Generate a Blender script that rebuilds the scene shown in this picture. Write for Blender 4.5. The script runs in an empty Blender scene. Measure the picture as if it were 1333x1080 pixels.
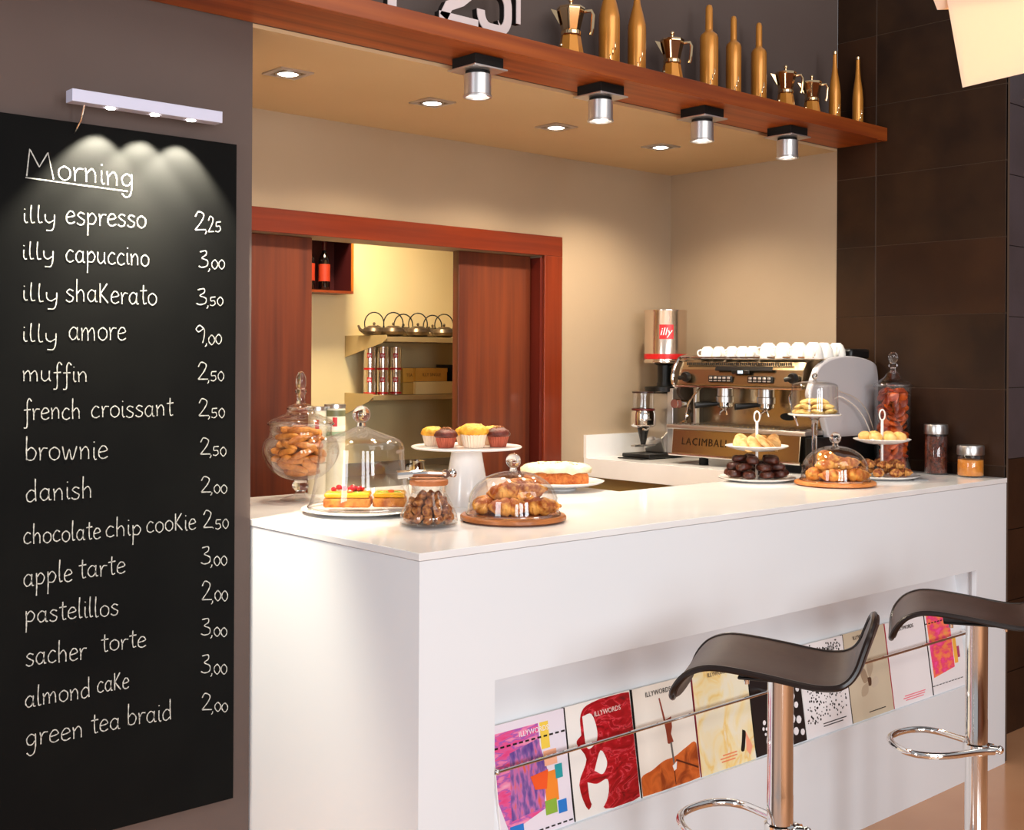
import bpy, bmesh, math, random
from math import sin, cos, pi, radians, atan2, sqrt
from mathutils import Vector, Matrix

S = bpy.context.scene
COL = S.collection
random.seed(7)

# ------------------------------------------------------------------ camera
CF, YAW, HY, ROLL, EYE, CX = 1560.5, .8435, 470.2, .0054, 1.54, 666.5
cam = bpy.data.cameras.new('camera'); co = bpy.data.objects.new('camera', cam); COL.objects.link(co)
cam.sensor_fit = 'HORIZONTAL'; cam.sensor_width = 36; cam.lens = CF/1333*36
cam.shift_y = -(540-HY)/1333; cam.clip_start = .05
co.location = (0, 0, EYE)
fw = Vector((cos(YAW), sin(YAW), 0)); rt = Vector((sin(YAW), -cos(YAW), 0)); up = Vector((0, 0, 1))
r2 = rt*cos(ROLL)+up*sin(ROLL); u2 = up*cos(ROLL)-rt*sin(ROLL)
co.matrix_world = Matrix(((r2.x, u2.x, -fw.x, 0), (r2.y, u2.y, -fw.y, 0), (r2.z, u2.z, -fw.z, EYE), (0, 0, 0, 1)))
S.camera = co

# ------------------------------------------------------------------ world, big lights, exposure
w = bpy.data.worlds.new('world'); S.world = w; w.use_nodes = True
w.node_tree.nodes['Background'].inputs[0].default_value = (.93, .95, 1, 1)
w.node_tree.nodes['Background'].inputs[1].default_value = .42
S.view_settings.view_transform = 'Standard'; S.view_settings.look = 'None'
S.view_settings.gamma = 1; S.view_settings.use_curve_mapping = False
S.view_settings.exposure = 0.0
S.cycles.max_bounces = 10; S.cycles.transparent_max_bounces = 24; S.cycles.transmission_bounces = 10
S.cycles.sample_clamp_indirect = 4; S.cycles.caustics_reflective = False; S.cycles.caustics_refractive = False
S.cycles.use_denoising = True


def area(name, loc, target, sx, sy, power, col=(1, 1, 1)):
    l = bpy.data.lights.new(name, 'AREA'); l.shape = 'RECTANGLE'; l.size = sx; l.size_y = sy; l.energy = power; l.color = col
    o = bpy.data.objects.new(name, l); COL.objects.link(o); o.location = loc
    o.rotation_euler = (Vector(target)-Vector(loc)).to_track_quat('-Z', 'Y').to_euler()
    return o


# area lights added for the cafe's unseen windows and their streaks on glass
for i in range(3):
    area('window_fill_light', (-1.6+i*1.5, -3.4, 1.9), (2.6+i*.4, 2.4, .9), .9, 1.9, 96, (.91, .96, 1))
area('overhead_fill_light', (2.6, .4, 3.3), (2.9, 2.2, .6), 2.2, 1.2, 26, (1, .95, .88))  # unseen overhead fill added to light the counter front
area('side_fill_light', (-2.8, 1.6, 1.9), (1.7, 2.5, .8), 1.2, 1.8, 66, (.90, .95, 1))  # unseen fill added to brighten the counter's left side


def spot(name, loc, target, power, col=(1, .80, .55), ang=95, blend=.8, r=.03):
    l = bpy.data.lights.new(name, 'SPOT'); l.energy = power; l.color = col; l.spot_size = radians(ang); l.spot_blend = blend
    l.shadow_soft_size = r
    o = bpy.data.objects.new(name, l); COL.objects.link(o); o.location = loc
    o.rotation_euler = (Vector(target)-Vector(loc)).to_track_quat('-Z', 'Y').to_euler()
    return o


DOWN = [(2.008, 3.34), (2.612, 3.367), (3.239, 3.387), (3.86, 3.393)]      # recessed in the alcove ceiling
BEAM = [2.371, 2.913, 3.448, 3.975]                                        # under the wooden shelf
for x, y in DOWN:
    spot('downlight_beam', (x, y, 2.425), (x, y, 0), 46, (1, .84, .62), 140, .7)
for x in BEAM:
    spot('spotlight_beam', (x, 2.83, 2.345), (x, 2.78, 0), 26, (1, .89, .74), 110, .9)

# ------------------------------------------------------------------ photograph-to-plane measurements


def ray(x, y):
    a = x-CX; b = y-HY; c, s = cos(ROLL), sin(ROLL)
    return fw+rt*((c*a+s*b)/CF)-up*((-s*a+c*b)/CF)


def onz(x, y, z): v = ray(x, y); return Vector((0, 0, EYE))+v*((z-EYE)/v.z)
def onY(x, y, Y): v = ray(x, y); return Vector((0, 0, EYE))+v*(Y/v.y)
def onX(x, y, X): v = ray(x, y); return Vector((0, 0, EYE))+v*(X/v.x)


# ------------------------------------------------------------------ materials
MC = {}


def hexc(c):
    if isinstance(c, str):
        c = tuple(int(c[i:i+2], 16) for i in (0, 2, 4))
        return tuple(((v/255+.055)/1.055)**2.4 if v > 10 else v/255/12.92 for v in c)+(1,)
    return tuple(c[:3])+(1,)


def M(name, c, rough=.5, metal=0, c2=None, scale=8, stretch=(1, 1, 1), bump=0, bscale=None, spec=.5, coat=0, emis=0, ecol=None,
      trans=0, ior=1.45, detail=4, lo=.35, hi=.65, sss=0):
    if name in MC: return MC[name]
    m = bpy.data.materials.new(name); m.use_nodes = True; MC[name] = m
    nt = m.node_tree; b = nt.nodes['Principled BSDF']
    b.inputs['Base Color'].default_value = hexc(c); b.inputs['Roughness'].default_value = rough
    b.inputs['Metallic'].default_value = metal; b.inputs['Specular IOR Level'].default_value = spec
    b.inputs['Coat Weight'].default_value = coat; b.inputs['Coat Roughness'].default_value = .08
    b.inputs['Transmission Weight'].default_value = trans; b.inputs['IOR'].default_value = ior
    if emis:
        b.inputs['Emission Color'].default_value = hexc(ecol or c); b.inputs['Emission Strength'].default_value = emis
    if c2 is not None or bump:
        tc = nt.nodes.new('ShaderNodeTexCoord'); mp = nt.nodes.new('ShaderNodeMapping'); mp.inputs['Scale'].default_value = stretch
        nt.links.new(tc.outputs['Object'], mp.inputs[0])
        n = nt.nodes.new('ShaderNodeTexNoise'); n.inputs['Scale'].default_value = scale; n.inputs['Detail'].default_value = detail
        nt.links.new(mp.outputs[0], n.inputs[0])
        if c2 is not None:
            r = nt.nodes.new('ShaderNodeValToRGB'); r.color_ramp.elements[0].position = lo; r.color_ramp.elements[1].position = hi
            r.color_ramp.elements[0].color = hexc(c); r.color_ramp.elements[1].color = hexc(c2)
            nt.links.new(n.outputs[0], r.inputs[0]); nt.links.new(r.outputs[0], b.inputs['Base Color'])
        if bump:
            n2 = nt.nodes.new('ShaderNodeTexNoise'); n2.inputs['Scale'].default_value = bscale or scale*2; n2.inputs['Detail'].default_value = 5
            nt.links.new(mp.outputs[0], n2.inputs[0])
            bp = nt.nodes.new('ShaderNodeBump'); bp.inputs['Strength'].default_value = bump; bp.inputs['Distance'].default_value = .01
            nt.links.new(n2.outputs[0], bp.inputs['Height']); nt.links.new(bp.outputs[0], b.inputs['Normal'])
    return m


def wood(name, c, c2, axis='x', rough=.35, coat=.3, scale=3):
    st = {'x': (.35, 9, 9), 'y': (9, .35, 9), 'z': (9, 9, .35)}[axis]
    return M(name, c, rough, c2=c2, scale=scale, stretch=st, bump=.04, bscale=9, coat=coat, detail=6, lo=.3, hi=.72)


def glass_thin(name, tint=(1, 1, 1), edge=.55, base=.045):
    m = bpy.data.materials.new(name); m.use_nodes = True; nt = m.node_tree; nt.nodes.clear()
    o = nt.nodes.new('ShaderNodeOutputMaterial'); mx = nt.nodes.new('ShaderNodeMixShader')
    t = nt.nodes.new('ShaderNodeBsdfTransparent'); g = nt.nodes.new('ShaderNodeBsdfGlossy')
    t.inputs[0].default_value = tint+(1,); g.inputs['Roughness'].default_value = .03
    lw = nt.nodes.new('ShaderNodeLayerWeight'); lw.inputs[0].default_value = .35
    ma = nt.nodes.new('ShaderNodeMath'); ma.operation = 'MULTIPLY_ADD'; ma.inputs[1].default_value = edge; ma.inputs[2].default_value = base
    nt.links.new(lw.outputs['Facing'], ma.inputs[0]); nt.links.new(ma.outputs[0], mx.inputs[0])
    nt.links.new(t.outputs[0], mx.inputs[1]); nt.links.new(g.outputs[0], mx.inputs[2]); nt.links.new(mx.outputs[0], o.inputs[0])
    return m


white_solid = M('white_solid', 'e3e5e8', .28, spec=.5)
white_top = M('white_quartz', 'ecebea', .10, spec=.6, c2='e4e1e0', scale=3)
taupe = M('taupe_paint', '5e504a', .85, c2='5a4b45', scale=2, bump=.03, bscale=120)
beige = M('beige_paint', 'a8937a', .8, c2='a48f76', scale=2, bump=.03, bscale=120)
ceil_m = M('ceiling_paint', 'ccb088', .85, c2='c8ac84', scale=2)
cream = M('cream_paint', 'ecd6a4', .8, c2='e6d09c', scale=2)
tile_m = M('brown_tile', '24150c', .45, c2='332012', scale=5, bump=.05, bscale=40, spec=.25)
tile_m2 = M('brown_tile_warm', '28160c', .45, c2='382112', scale=3, bump=.05, bscale=40, spec=.25)
tile_lit = M('lit_tile', '4a4145', .45, c2='423a3c', scale=4, bump=.04, bscale=40)  # tile colour made paler and greyer for light falling on it
grout = M('grout', '4e3c2e', .9)
floor_m = M('floor_tile', 'c9936b', .16, c2='be855f', scale=1.6, spec=.5)
shelf_w = wood('shelf_wood', '742e0c', 'a8541a', 'x', .42, .05)
door_w = wood('door_wood', '42170a', '6c2f12', 'z', .45, .05, 2.5)
frame_w = wood('frame_wood', '5c1c08', '7a2c0e', 'x', .35, .15)
board_w = wood('board_wood', '9a5a28', 'b8763c', 'x', .5, .1, 4)
black = M('black_plastic', '0c0b0b', .35)
blackm = M('black_matte', '080807', .7)
chrome = M('chrome', (.86, .83, .80), .07, 1)
steel = M('brushed_steel', (.62, .60, .58), .3, 1)
mach = M('machine_steel', (.48, .36, .22), .24, 1)
silver = M('aluminium', (.72, .70, .70), .3, .9)
lampbar = M('lamp_bar', 'c9c8dc', .4, .1)
gold = M('gold_glaze', (.72, .29, .045), .28, .45, c2=(.62, .23, .03), scale=9, coat=.4)
gold_hi = M('gold_polished', (.92, .66, .38), .1, 1)
glow = M('lamp_glow', (1, 1, 1), .5, emis=14, ecol=(1, .93, .8))
glow2 = M('led_glow', (1, 1, 1), .5, emis=20, ecol=(1, .96, .88))
chalk_m = M('chalkboard', '0d0d0d', .65, c2='121211', scale=3, spec=.05)
chalk = M('chalk', 'c8c6be', .95, c2='9a9892', scale=160)
porcelain = M('porcelain', 'f3eee8', .12, coat=.3)
plate_m = M('plate_white', 'eeeae6', .15, coat=.3)
leather = M('brown_leather', '38231a', .42, c2='3f2920', scale=30, bump=.03, bscale=200, spec=.4)
leather_e = M('dark_edge', '1a0c07', .3, spec=.4)
gthin = glass_thin('clear_glass')
gthick = M('thick_glass', (1, 1, 1), .02, trans=1, ior=1.45)
red = M('label_red', 'c01a1c', .35)
whitep = M('print_white', 'f4f0ee', .5)
blackp = M('print_black', '17130f', .5)
cup_w = M('cup_white', 'f4efe6', .15, coat=.4)

# ------------------------------------------------------------------ mesh helpers


class MB:
    def __init__(s): s.v = []; s.f = []

    def add(s, vs, fs):
        n = len(s.v); s.v += [tuple(p) for p in vs]; s.f += [tuple(i+n for i in f) for f in fs]; return s

    def box(s, x0, x1, y0, y1, z0, z1):
        return s.add([(x0, y0, z0), (x1, y0, z0), (x1, y1, z0), (x0, y1, z0), (x0, y0, z1), (x1, y0, z1), (x1, y1, z1), (x0, y1, z1)],
                     [(3, 2, 1, 0), (4, 5, 6, 7), (0, 1, 5, 4), (1, 2, 6, 5), (2, 3, 7, 6), (3, 0, 4, 7)])

    def prism(s, poly, a, b, ax='z'):
        n = len(poly)
        def P(p, h): return {'z': (p[0], p[1], h), 'y': (p[0], h, p[1]), 'x': (h, p[0], p[1])}[ax]
        vs = [P(p, a) for p in poly]+[P(p, b) for p in poly]
        fs = [tuple(range(n))[::-1], tuple(range(n, 2*n))]+[(i, (i+1) % n, n+(i+1) % n, n+i) for i in range(n)]
        return s.add(vs, fs)

    def lathe(s, prof, seg=40, c=(0, 0, 0), ax='z'):
        rings = []; vs = []; fs = []
        for r, z in prof:
            if r < 1e-6: rings.append([len(vs)]); vs.append((0, 0, z))
            else:
                rings.append(list(range(len(vs), len(vs)+seg)))
                vs += [(r*cos(2*pi*i/seg), r*sin(2*pi*i/seg), z) for i in range(seg)]
        for A, B in zip(rings, rings[1:]):
            for i in range(seg):
                j = (i+1) % seg
                if len(A) == 1 and len(B) == 1: break
                if len(A) == 1: fs.append((A[0], B[j], B[i]))
                elif len(B) == 1: fs.append((A[i], A[j], B[0]))
                else: fs.append((A[i], A[j], B[j], B[i]))
        if ax == 'x': vs = [(z, x, y) for x, y, z in vs]
        if ax == 'y': vs = [(y, z, x) for x, y, z in vs]
        return s.add([(x+c[0], y+c[1], z+c[2]) for x, y, z in vs], fs)

    def cyl(s, c, r, h, seg=28, ax='z', r2=None):
        r2 = r if r2 is None else r2
        return s.lathe([(0, 0), (r, 0), (r2, h), (0, h)], seg, c, ax)

    def tube(s, pts, r, seg=10, closed=False, caps=True):
        pts = [Vector(p) for p in pts]; n = len(pts); rs = r if isinstance(r, (list, tuple)) else [r]*n
        vs = []; nrm = None
        for i, p in enumerate(pts):
            a = pts[(i-1) % n] if (closed or i > 0) else p; b = pts[(i+1) % n] if (closed or i < n-1) else p
            t = (b-a).normalized()
            if nrm is None:
                nrm = t.orthogonal().normalized()
            nrm = (nrm-t*nrm.dot(t)).normalized(); bn = t.cross(nrm)
            vs += [p+(nrm*cos(2*pi*k/seg)+bn*sin(2*pi*k/seg))*rs[i] for k in range(seg)]
        fs = []
        for i in range(n if closed else n-1):
            j = (i+1) % n
            for k in range(seg):
                l = (k+1) % seg; fs.append((i*seg+k, i*seg+l, j*seg+l, j*seg+k))
        if not closed and caps:
            fs.append(tuple(range(seg))[::-1]); fs.append(tuple((n-1)*seg+k for k in range(seg)))
        return s.add(vs, fs)

    def blob(s, c, rad, seg=14, rings=9, jit=0, seed=0, rot=None, sq=1):
        rnd = random.Random(seed); vs = [(0, 0, -1)]; fs = []
        for i in range(1, rings):
            a = -pi/2+pi*i/rings
            for k in range(seg):
                q = 1+rnd.uniform(-jit, jit)
                x, y, z = cos(a)*cos(2*pi*k/seg)*q, cos(a)*sin(2*pi*k/seg)*q, sin(a)*q
                if sq != 1: x, y, z = [math.copysign(abs(t)**sq, t) for t in (x, y, z)]
                vs.append((x, y, z))
        vs.append((0, 0, 1)); L = len(vs)-1
        for k in range(seg):
            l = (k+1) % seg; fs.append((0, 1+l, 1+k)); fs.append((L, L-seg+k, L-seg+l))
            for i in range(rings-2): fs.append((1+i*seg+k, 1+i*seg+l, 1+(i+1)*seg+l, 1+(i+1)*seg+k))
        out = []
        for x, y, z in vs:
            p = Vector((x*rad[0], y*rad[1], z*rad[2]))
            if rot: p = rot @ p
            out.append(p+Vector(c))
        return s.add(out, fs)


def obj(name, mb, m, parent=None, smooth=True, bevel=0, bseg=2, ang=35, loc=None, mesh=None):
    if mesh is None:
        mesh = bpy.data.meshes.new(name); mesh.from_pydata(mb.v, [], mb.f)
        bm = bmesh.new(); bm.from_mesh(mesh); bmesh.ops.recalc_face_normals(bm, faces=bm.faces); bm.to_mesh(mesh); bm.free()
        mesh.materials.append(m)
        if smooth:
            mesh.shade_smooth(); mesh.set_sharp_from_angle(angle=radians(ang))
    o = bpy.data.objects.new(name, mesh); COL.objects.link(o)
    if parent: o.parent = parent
    if loc: o.location = loc
    if bevel:
        b = o.modifiers.new('bevel', 'BEVEL'); b.width = bevel; b.segments = bseg; b.limit_method = 'ANGLE'; b.angle_limit = radians(40)
    return o


def tag(o, label, cat, group=None, kind=None):
    o['label'] = label; o['category'] = cat
    if group: o['group'] = group
    if kind: o['kind'] = kind
    return o


def thing(name, label, cat, loc=(0, 0, 0), rz=0, group=None):
    o = bpy.data.objects.new(name, None); COL.objects.link(o); o.location = loc; o.rotation_euler = (0, 0, rz); o.empty_display_size = .05
    return tag(o, label, cat, group)


def struct(o, label=None):
    o['kind'] = 'structure'
    if label: o['label'] = label
    return o


def dup(root, loc=None, rz=None, label=None, group=None, rot=None):
    r = root.copy(); COL.objects.link(r)
    if loc is not None: r.location = loc
    if rz is not None: r.rotation_euler = (0, 0, rz)
    if rot is not None: r.rotation_euler = rot
    if label: r['label'] = label
    if group: r['group'] = group
    for ch in list(root.children):
        c = ch.copy(); COL.objects.link(c); c.parent = r
        for g in ch.children:
            e = g.copy(); COL.objects.link(e); e.parent = c
    return r


def smooth_line(pts, n=5):
    if len(pts) < 3: return [Vector(p) for p in pts]
    P = [Vector(p) for p in pts]; P = [P[0]*2-P[1]]+P+[P[-1]*2-P[-2]]; out = []
    for i in range(1, len(P)-2):
        for k in range(n):
            t = k/n; a, b, c, d = P[i-1:i+3]
            out.append(.5*((2*b)+(c-a)*t+(2*a-5*b+4*c-d)*t*t+(3*b-a-3*c+d)*t**3))
    out.append(P[-2]); return out


def text_mb(s, size, depth=.0004, align='CENTER', spacing=1):
    cu = bpy.data.curves.new('text', 'FONT'); cu.body = s; cu.size = size; cu.extrude = depth; cu.align_x = align; cu.align_y = 'CENTER'
    cu.space_character = spacing; cu.resolution_u = 2
    o = bpy.data.objects.new('text', cu); COL.objects.link(o)
    dg = bpy.context.evaluated_depsgraph_get(); me = o.evaluated_get(dg).to_mesh()
    mb = MB(); mb.add([v.co[:] for v in me.vertices], [tuple(p.vertices) for p in me.polygons])
    bpy.data.objects.remove(o); bpy.data.curves.remove(cu)
    return mb


def remap(mb, fn): mb.v = [fn(*p) for p in mb.v]; return mb


# ------------------------------------------------------------------ the room
YF, YC, YB, XR, X0 = 2.184, 2.951, 3.893, 4.508, 1.664
ZS, ZC, CT = 2.47, 2.458, 1.10
TOP = 3.3
struct(obj('floor', MB().box(-3.5, 7, -4, 5.2, -.1, 0), floor_m, smooth=False), 'polished terracotta beige floor')
wf = MB(); wf.box(-1.2, X0-.002, YC, YC+.12, 0, TOP); wf.box(X0-.002, XR, YC, YC+.12, ZS, TOP)
struct(obj('wall_front', wf, taupe, smooth=False), 'dark taupe wall with the menu board and the opening over the counter')
struct(obj('wall_left', MB().box(1.55, X0-.006, YC+.12, YB, 0, ZC), beige, smooth=False))
wb = MB(); wb.box(1.55, 1.85, YB, YB+.13, 0, ZC); wb.box(3.637, XR, YB, YB+.13, 0, ZC); wb.box(1.85, 3.637, YB, YB+.13, 2.01, ZC)
struct(obj('wall_back', wb, beige, smooth=False), 'beige back wall of the alcove with the doorway')
struct(obj('ceiling', MB().box(X0-.002, XR, YC, YB, ZC, ZS-.001), ceil_m, smooth=False), 'beige alcove ceiling with four recessed lights')
wr = struct(obj('wall_right', MB().box(XR, XR+.12, YC, YB, 0, ZC+.1), beige, smooth=False), 'beige right wall beside the coffee machine')
# tiled wall at the end of the counter; the tiles are pieces of it
tw = struct(obj('wall_tiled', MB().box(XR+.0025, XR+.03, 2.196, YC, 0, TOP), grout, smooth=False), 'dark brown tiled wall at the end of the counter')
tz = [2.3305-.2964*k for k in range(-4, 9)]
for z in tz:
    for (y0, y1) in ((2.196, 2.758), (2.762, YC)):
        z0, z1 = max(z-.2964+.001, 0), min(z-.001, TOP)
        if z1 <= z0: continue
        obj('tile', MB().box(XR+random.uniform(0, .0006), XR+.014, y0, y1, z0, z1), random.choice([tile_m, tile_m2]), tw, smooth=False, bevel=.001, bseg=1)
tg = struct(obj('wall_side', MB().box(XR+.03, 7, 2.364, 2.45, 0, TOP), grout, smooth=False), 'tiled wall beyond the end of the counter, upper tiles coloured paler as if lit')
for z in tz:
    for k in range(4):
        z0, z1 = max(z-.2964+.0015, 0), min(z-.0015, TOP)
        if z1 <= z0: continue
        xx = XR+.032+k*.6
        obj('tile', MB().box(xx, xx+.597, 2.352+random.uniform(0, .001), 2.365, z0, z1), tile_lit if z > 1.15 else tile_m2, tg, smooth=False, bevel=.001, bseg=1)  # light is put into the colour of tiles above counter height
room_w = wood('room_panelling', '6a3a1c', '8c5228', 'z', .5, .05, 1.5)
struct(obj('wall_rear', MB().box(-3.5, 7, -4.1, -4, 0, TOP), room_w, smooth=False), 'wood panelled wall of the cafe behind the tables')
struct(obj('wall_far_right', MB().box(7, 7.1, -4, 2.45, 0, TOP), room_w, smooth=False), 'wood panelled wall of the cafe to the right')
# store room behind the doorway
struct(obj('wall_store', MB().box(1.6, 5, 5.0, 5.1, 0, 2.75), cream, smooth=False), 'cream wall of the store room')
struct(obj('wall_store_left', MB().box(1.5, 1.6, YB+.13, 5.0, 0, 2.75), cream, smooth=False))
struct(obj('wall_store_right', MB().box(4.9, 5, YB+.13, 5.0, 0, 2.75), cream, smooth=False))
struct(obj('ceiling_store', MB().box(1.5, 5, YB+.13, 5.1, 2.75, 2.85), cream, smooth=False))
spot('store_light', (3.0, 4.45, 2.7), (3.0, 4.7, 1), 165, (1, .84, .58), 160, .8, .15)

# door frame and the sliding door leaves
fr = struct(bpy.data.objects.new('trim_1', None), 'glossy red brown wooden frame of the doorway'); COL.objects.link(fr)
obj('head', MB().box(1.75, 3.746, YB-.022, YB-.001, 2.01, 2.098), frame_w, fr, bevel=.002, loc=(0, 0, 0))
obj('jamb', MB().box(3.637, 3.746, YB-.022, YB-.001, 0, 2.01), wood('frame_wood_up', '5c1c08', '7a2c0e', 'z', .35, .15), fr, bevel=.002)
obj('jamb', MB().box(1.75, 1.85, YB-.022, YB-.001, 0, 2.01), MC['frame_wood_up'], fr, bevel=.002)
obj('lining', MB().box(3.62, 3.637, YB-.01, YB+.13, 0, 2.0), wood('lining_wood', '4a1208', '5c180a', 'z', .4, .1), fr)
d1 = struct(obj('door_1', MB().box(1.86, 2.475, YB+.04, YB+.08, .01, 2.008), door_w, bevel=.002), 'reddish wooden sliding door leaf at the left of the doorway')
d2 = struct(obj('door_2', MB().box(3.205, 3.617, YB+.05, YB+.09, .01, 2.008), door_w, bevel=.002), 'reddish wooden sliding door leaf at the right of the doorway')

# ------------------------------------------------------------------ bar counter
XL, YBK, YLB = 2.985, 2.80, 3.425
bc = thing('bar_counter', 'white bar counter with a quartz top and a long magazine niche in its front', 'counter', (X0, YF, 0))
def W(mb, o=(X0, YF, 0)): return remap(mb, lambda x, y, z: (x-o[0], y-o[1], z-o[2]))
top = [(X0, YF), (XR-.002, YF), (XR-.002, YBK), (XL, YBK), (XL, YLB), (X0, YLB)]
obj('countertop', W(MB().prism(top, CT-.018, CT)), white_top, bc, smooth=False, bevel=.0015)
NX0, NX1, NZ0, NZ1 = 1.896, 4.272, .352, .770
bf = MB()
bf.box(X0+.002, NX0, YF+.002, YF+.16, 0, CT-.019); bf.box(NX1, XR-.004, YF+.002, YF+.16, 0, CT-.019)
bf.box(NX0, NX1, YF+.002, YF+.16, 0, NZ0); bf.box(NX0, NX1, YF+.002, YF+.16, NZ1, CT-.019)
obj('front_panel', W(bf), white_solid, bc, smooth=False)
obj('side_panel', W(MB().box(X0+.002, X0+.05, YF+.16, YLB-.01, 0, CT-.019)), white_solid, bc, smooth=False)
obj('inner_panel', W(MB().box(XL-.05, XL-.01, YBK-.02, YLB-.01, 0, CT-.019).box(XL-.05, XR-.004, YBK-.05, YBK-.02, 0, CT-.019)), white_solid, bc, smooth=False)
obj('niche_back', W(MB().prism([(YF+.012, NZ0), (YF+.16, NZ0), (YF+.16, NZ1), (YF+.105, NZ1), (YF+.09, NZ1-.03)], NX0, NX1, 'x')), white_solid, bc, smooth=False)
obj('niche_trim', W(MB().box(NX1-.006, NX1-.001, YF+.02, YF+.028, NZ0, NZ1)), M('trim_grey', 'a8a4a4', .3), bc)
rl = MB().tube([(NX0+.002, YF+.004, .546), (NX1-.002, YF+.004, .546)], .0045, 10)
obj('rail', W(rl), chrome, bc)
for x in (NX0+.01, 2.99, NX1-.05):
    obj('rail_bracket', W(MB().tube([(x, YF+.004, .546), (x, YF+.042, .546)], .004, 8).blob((x, YF+.004, .546), (.008, .008, .008), 10, 6)), chrome, bc)

# ------------------------------------------------------------------ back counter
bk = thing('back_counter', 'white back counter with a small upstand and olive cabinet fronts carrying the coffee machine', 'counter', (3.907, YBK, 0))
o3 = (3.907, YBK, 0)
obj('worktop', W(MB().box(3.907, XR-.002, YBK+.002, YB-.002, CT-.085, CT), o3), white_top, bk, smooth=False, bevel=.001)
obj('upstand', W(MB().box(3.907, XR-.002, YB-.018, YB-.001, CT, CT+.104).box(XR-.018, XR-.001, YBK+.1, YB-.018, CT, CT+.104), o3), white_top, bk, smooth=False)
olive = M('olive_cabinet', '6e5a34', .4, c2='665430', scale=3)
for k in range(2):
    f = obj('cabinet_door', W(MB().box(3.93, 3.95, YBK+.02+k*.53, YBK+.54+k*.53, .12, CT-.15), o3), olive, bk, bevel=.002)
    obj('handle', W(MB().box(3.915, 3.93, YBK+.2+k*.53, YBK+.36+k*.53, .85, .862), o3), steel, f)
obj('cabinet_body', W(MB().box(3.95, XR-.004, YBK+.02, YB-.004, 0, CT-.087), o3), olive, bk, smooth=False)
obj('cabinet_strip', W(MB().box(3.94, 3.95, YBK+.02, YB-.004, CT-.145, CT-.09), o3), M('olive_light', '8c7547', .35), bk, smooth=False)

# ------------------------------------------------------------------ wooden shelf over the opening
sh = tag(obj('wall_shelf', MB().box(-1.2, XR-.003, 2.706, YC-.002, ZS, 2.525), shelf_w, bevel=.002, smooth=False),
         'long reddish wooden wall shelf over the counter opening carrying golden bottles', 'shelf')
SHZ = 2.525
for i, x in enumerate(BEAM):
    t = thing('spotlight', ['leftmost', 'second from left', 'third from left', 'rightmost'][i]+' silver cylinder spotlight under the wooden shelf', 'lamp',
              (x, 2.83, ZS), 0, 'cylinder spotlights under the wooden shelf')
    obj('mount_box', MB().box(-.056, .056, -.056, .056, -.034, -.0005), blackm, t, bevel=.001)
    obj('plate', MB().box(-.066, .066, -.066, .066, -.039, -.034), silver, t, bevel=.001)
    obj('collar', MB().cyl((0, 0, -.048), .038, .009), blackm, t)
    obj('housing', MB().lathe([(.036, -.048), (.042, -.05), (.042, -.112), (.045, -.115), (.045, -.119), (.037, -.119), (.035, -.112)], 40), silver, t)
    obj('lens', MB().lathe([(0, -.1135), (.022, -.1125), (.035, -.109)], 32), glow, t)
for i, (x, y) in enumerate(DOWN):
    t = thing('downlight', ['leftmost', 'second from left', 'third from left', 'rightmost'][i]+' square recessed downlight in the alcove ceiling', 'lamp',
              (x, y, ZC), 0, 'recessed ceiling downlights')
    ring = MB()
    a, b = .06, .042
    ring.box(-a, a, -a, -b, -.005, -.0003); ring.box(-a, a, b, a, -.005, -.0003); ring.box(-a, -b, -b, b, -.005, -.0003); ring.box(b, a, -b, b, -.005, -.0003)
    obj('frame', ring, silver, t, smooth=False)
    obj('baffle', MB().box(-b, b, -b, b, -.003, -.0005), M('baffle', '8d7a5c', .5), t, smooth=False)
    obj('ring', MB().lathe([(.032, -.003), (.040, -.003), (.040, -.007), (.033, -.007)], 32), steel, t)
    obj('lens', MB().lathe([(0, -.0095), (.022, -.008), (.033, -.005)], 28), glow, t)

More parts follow.
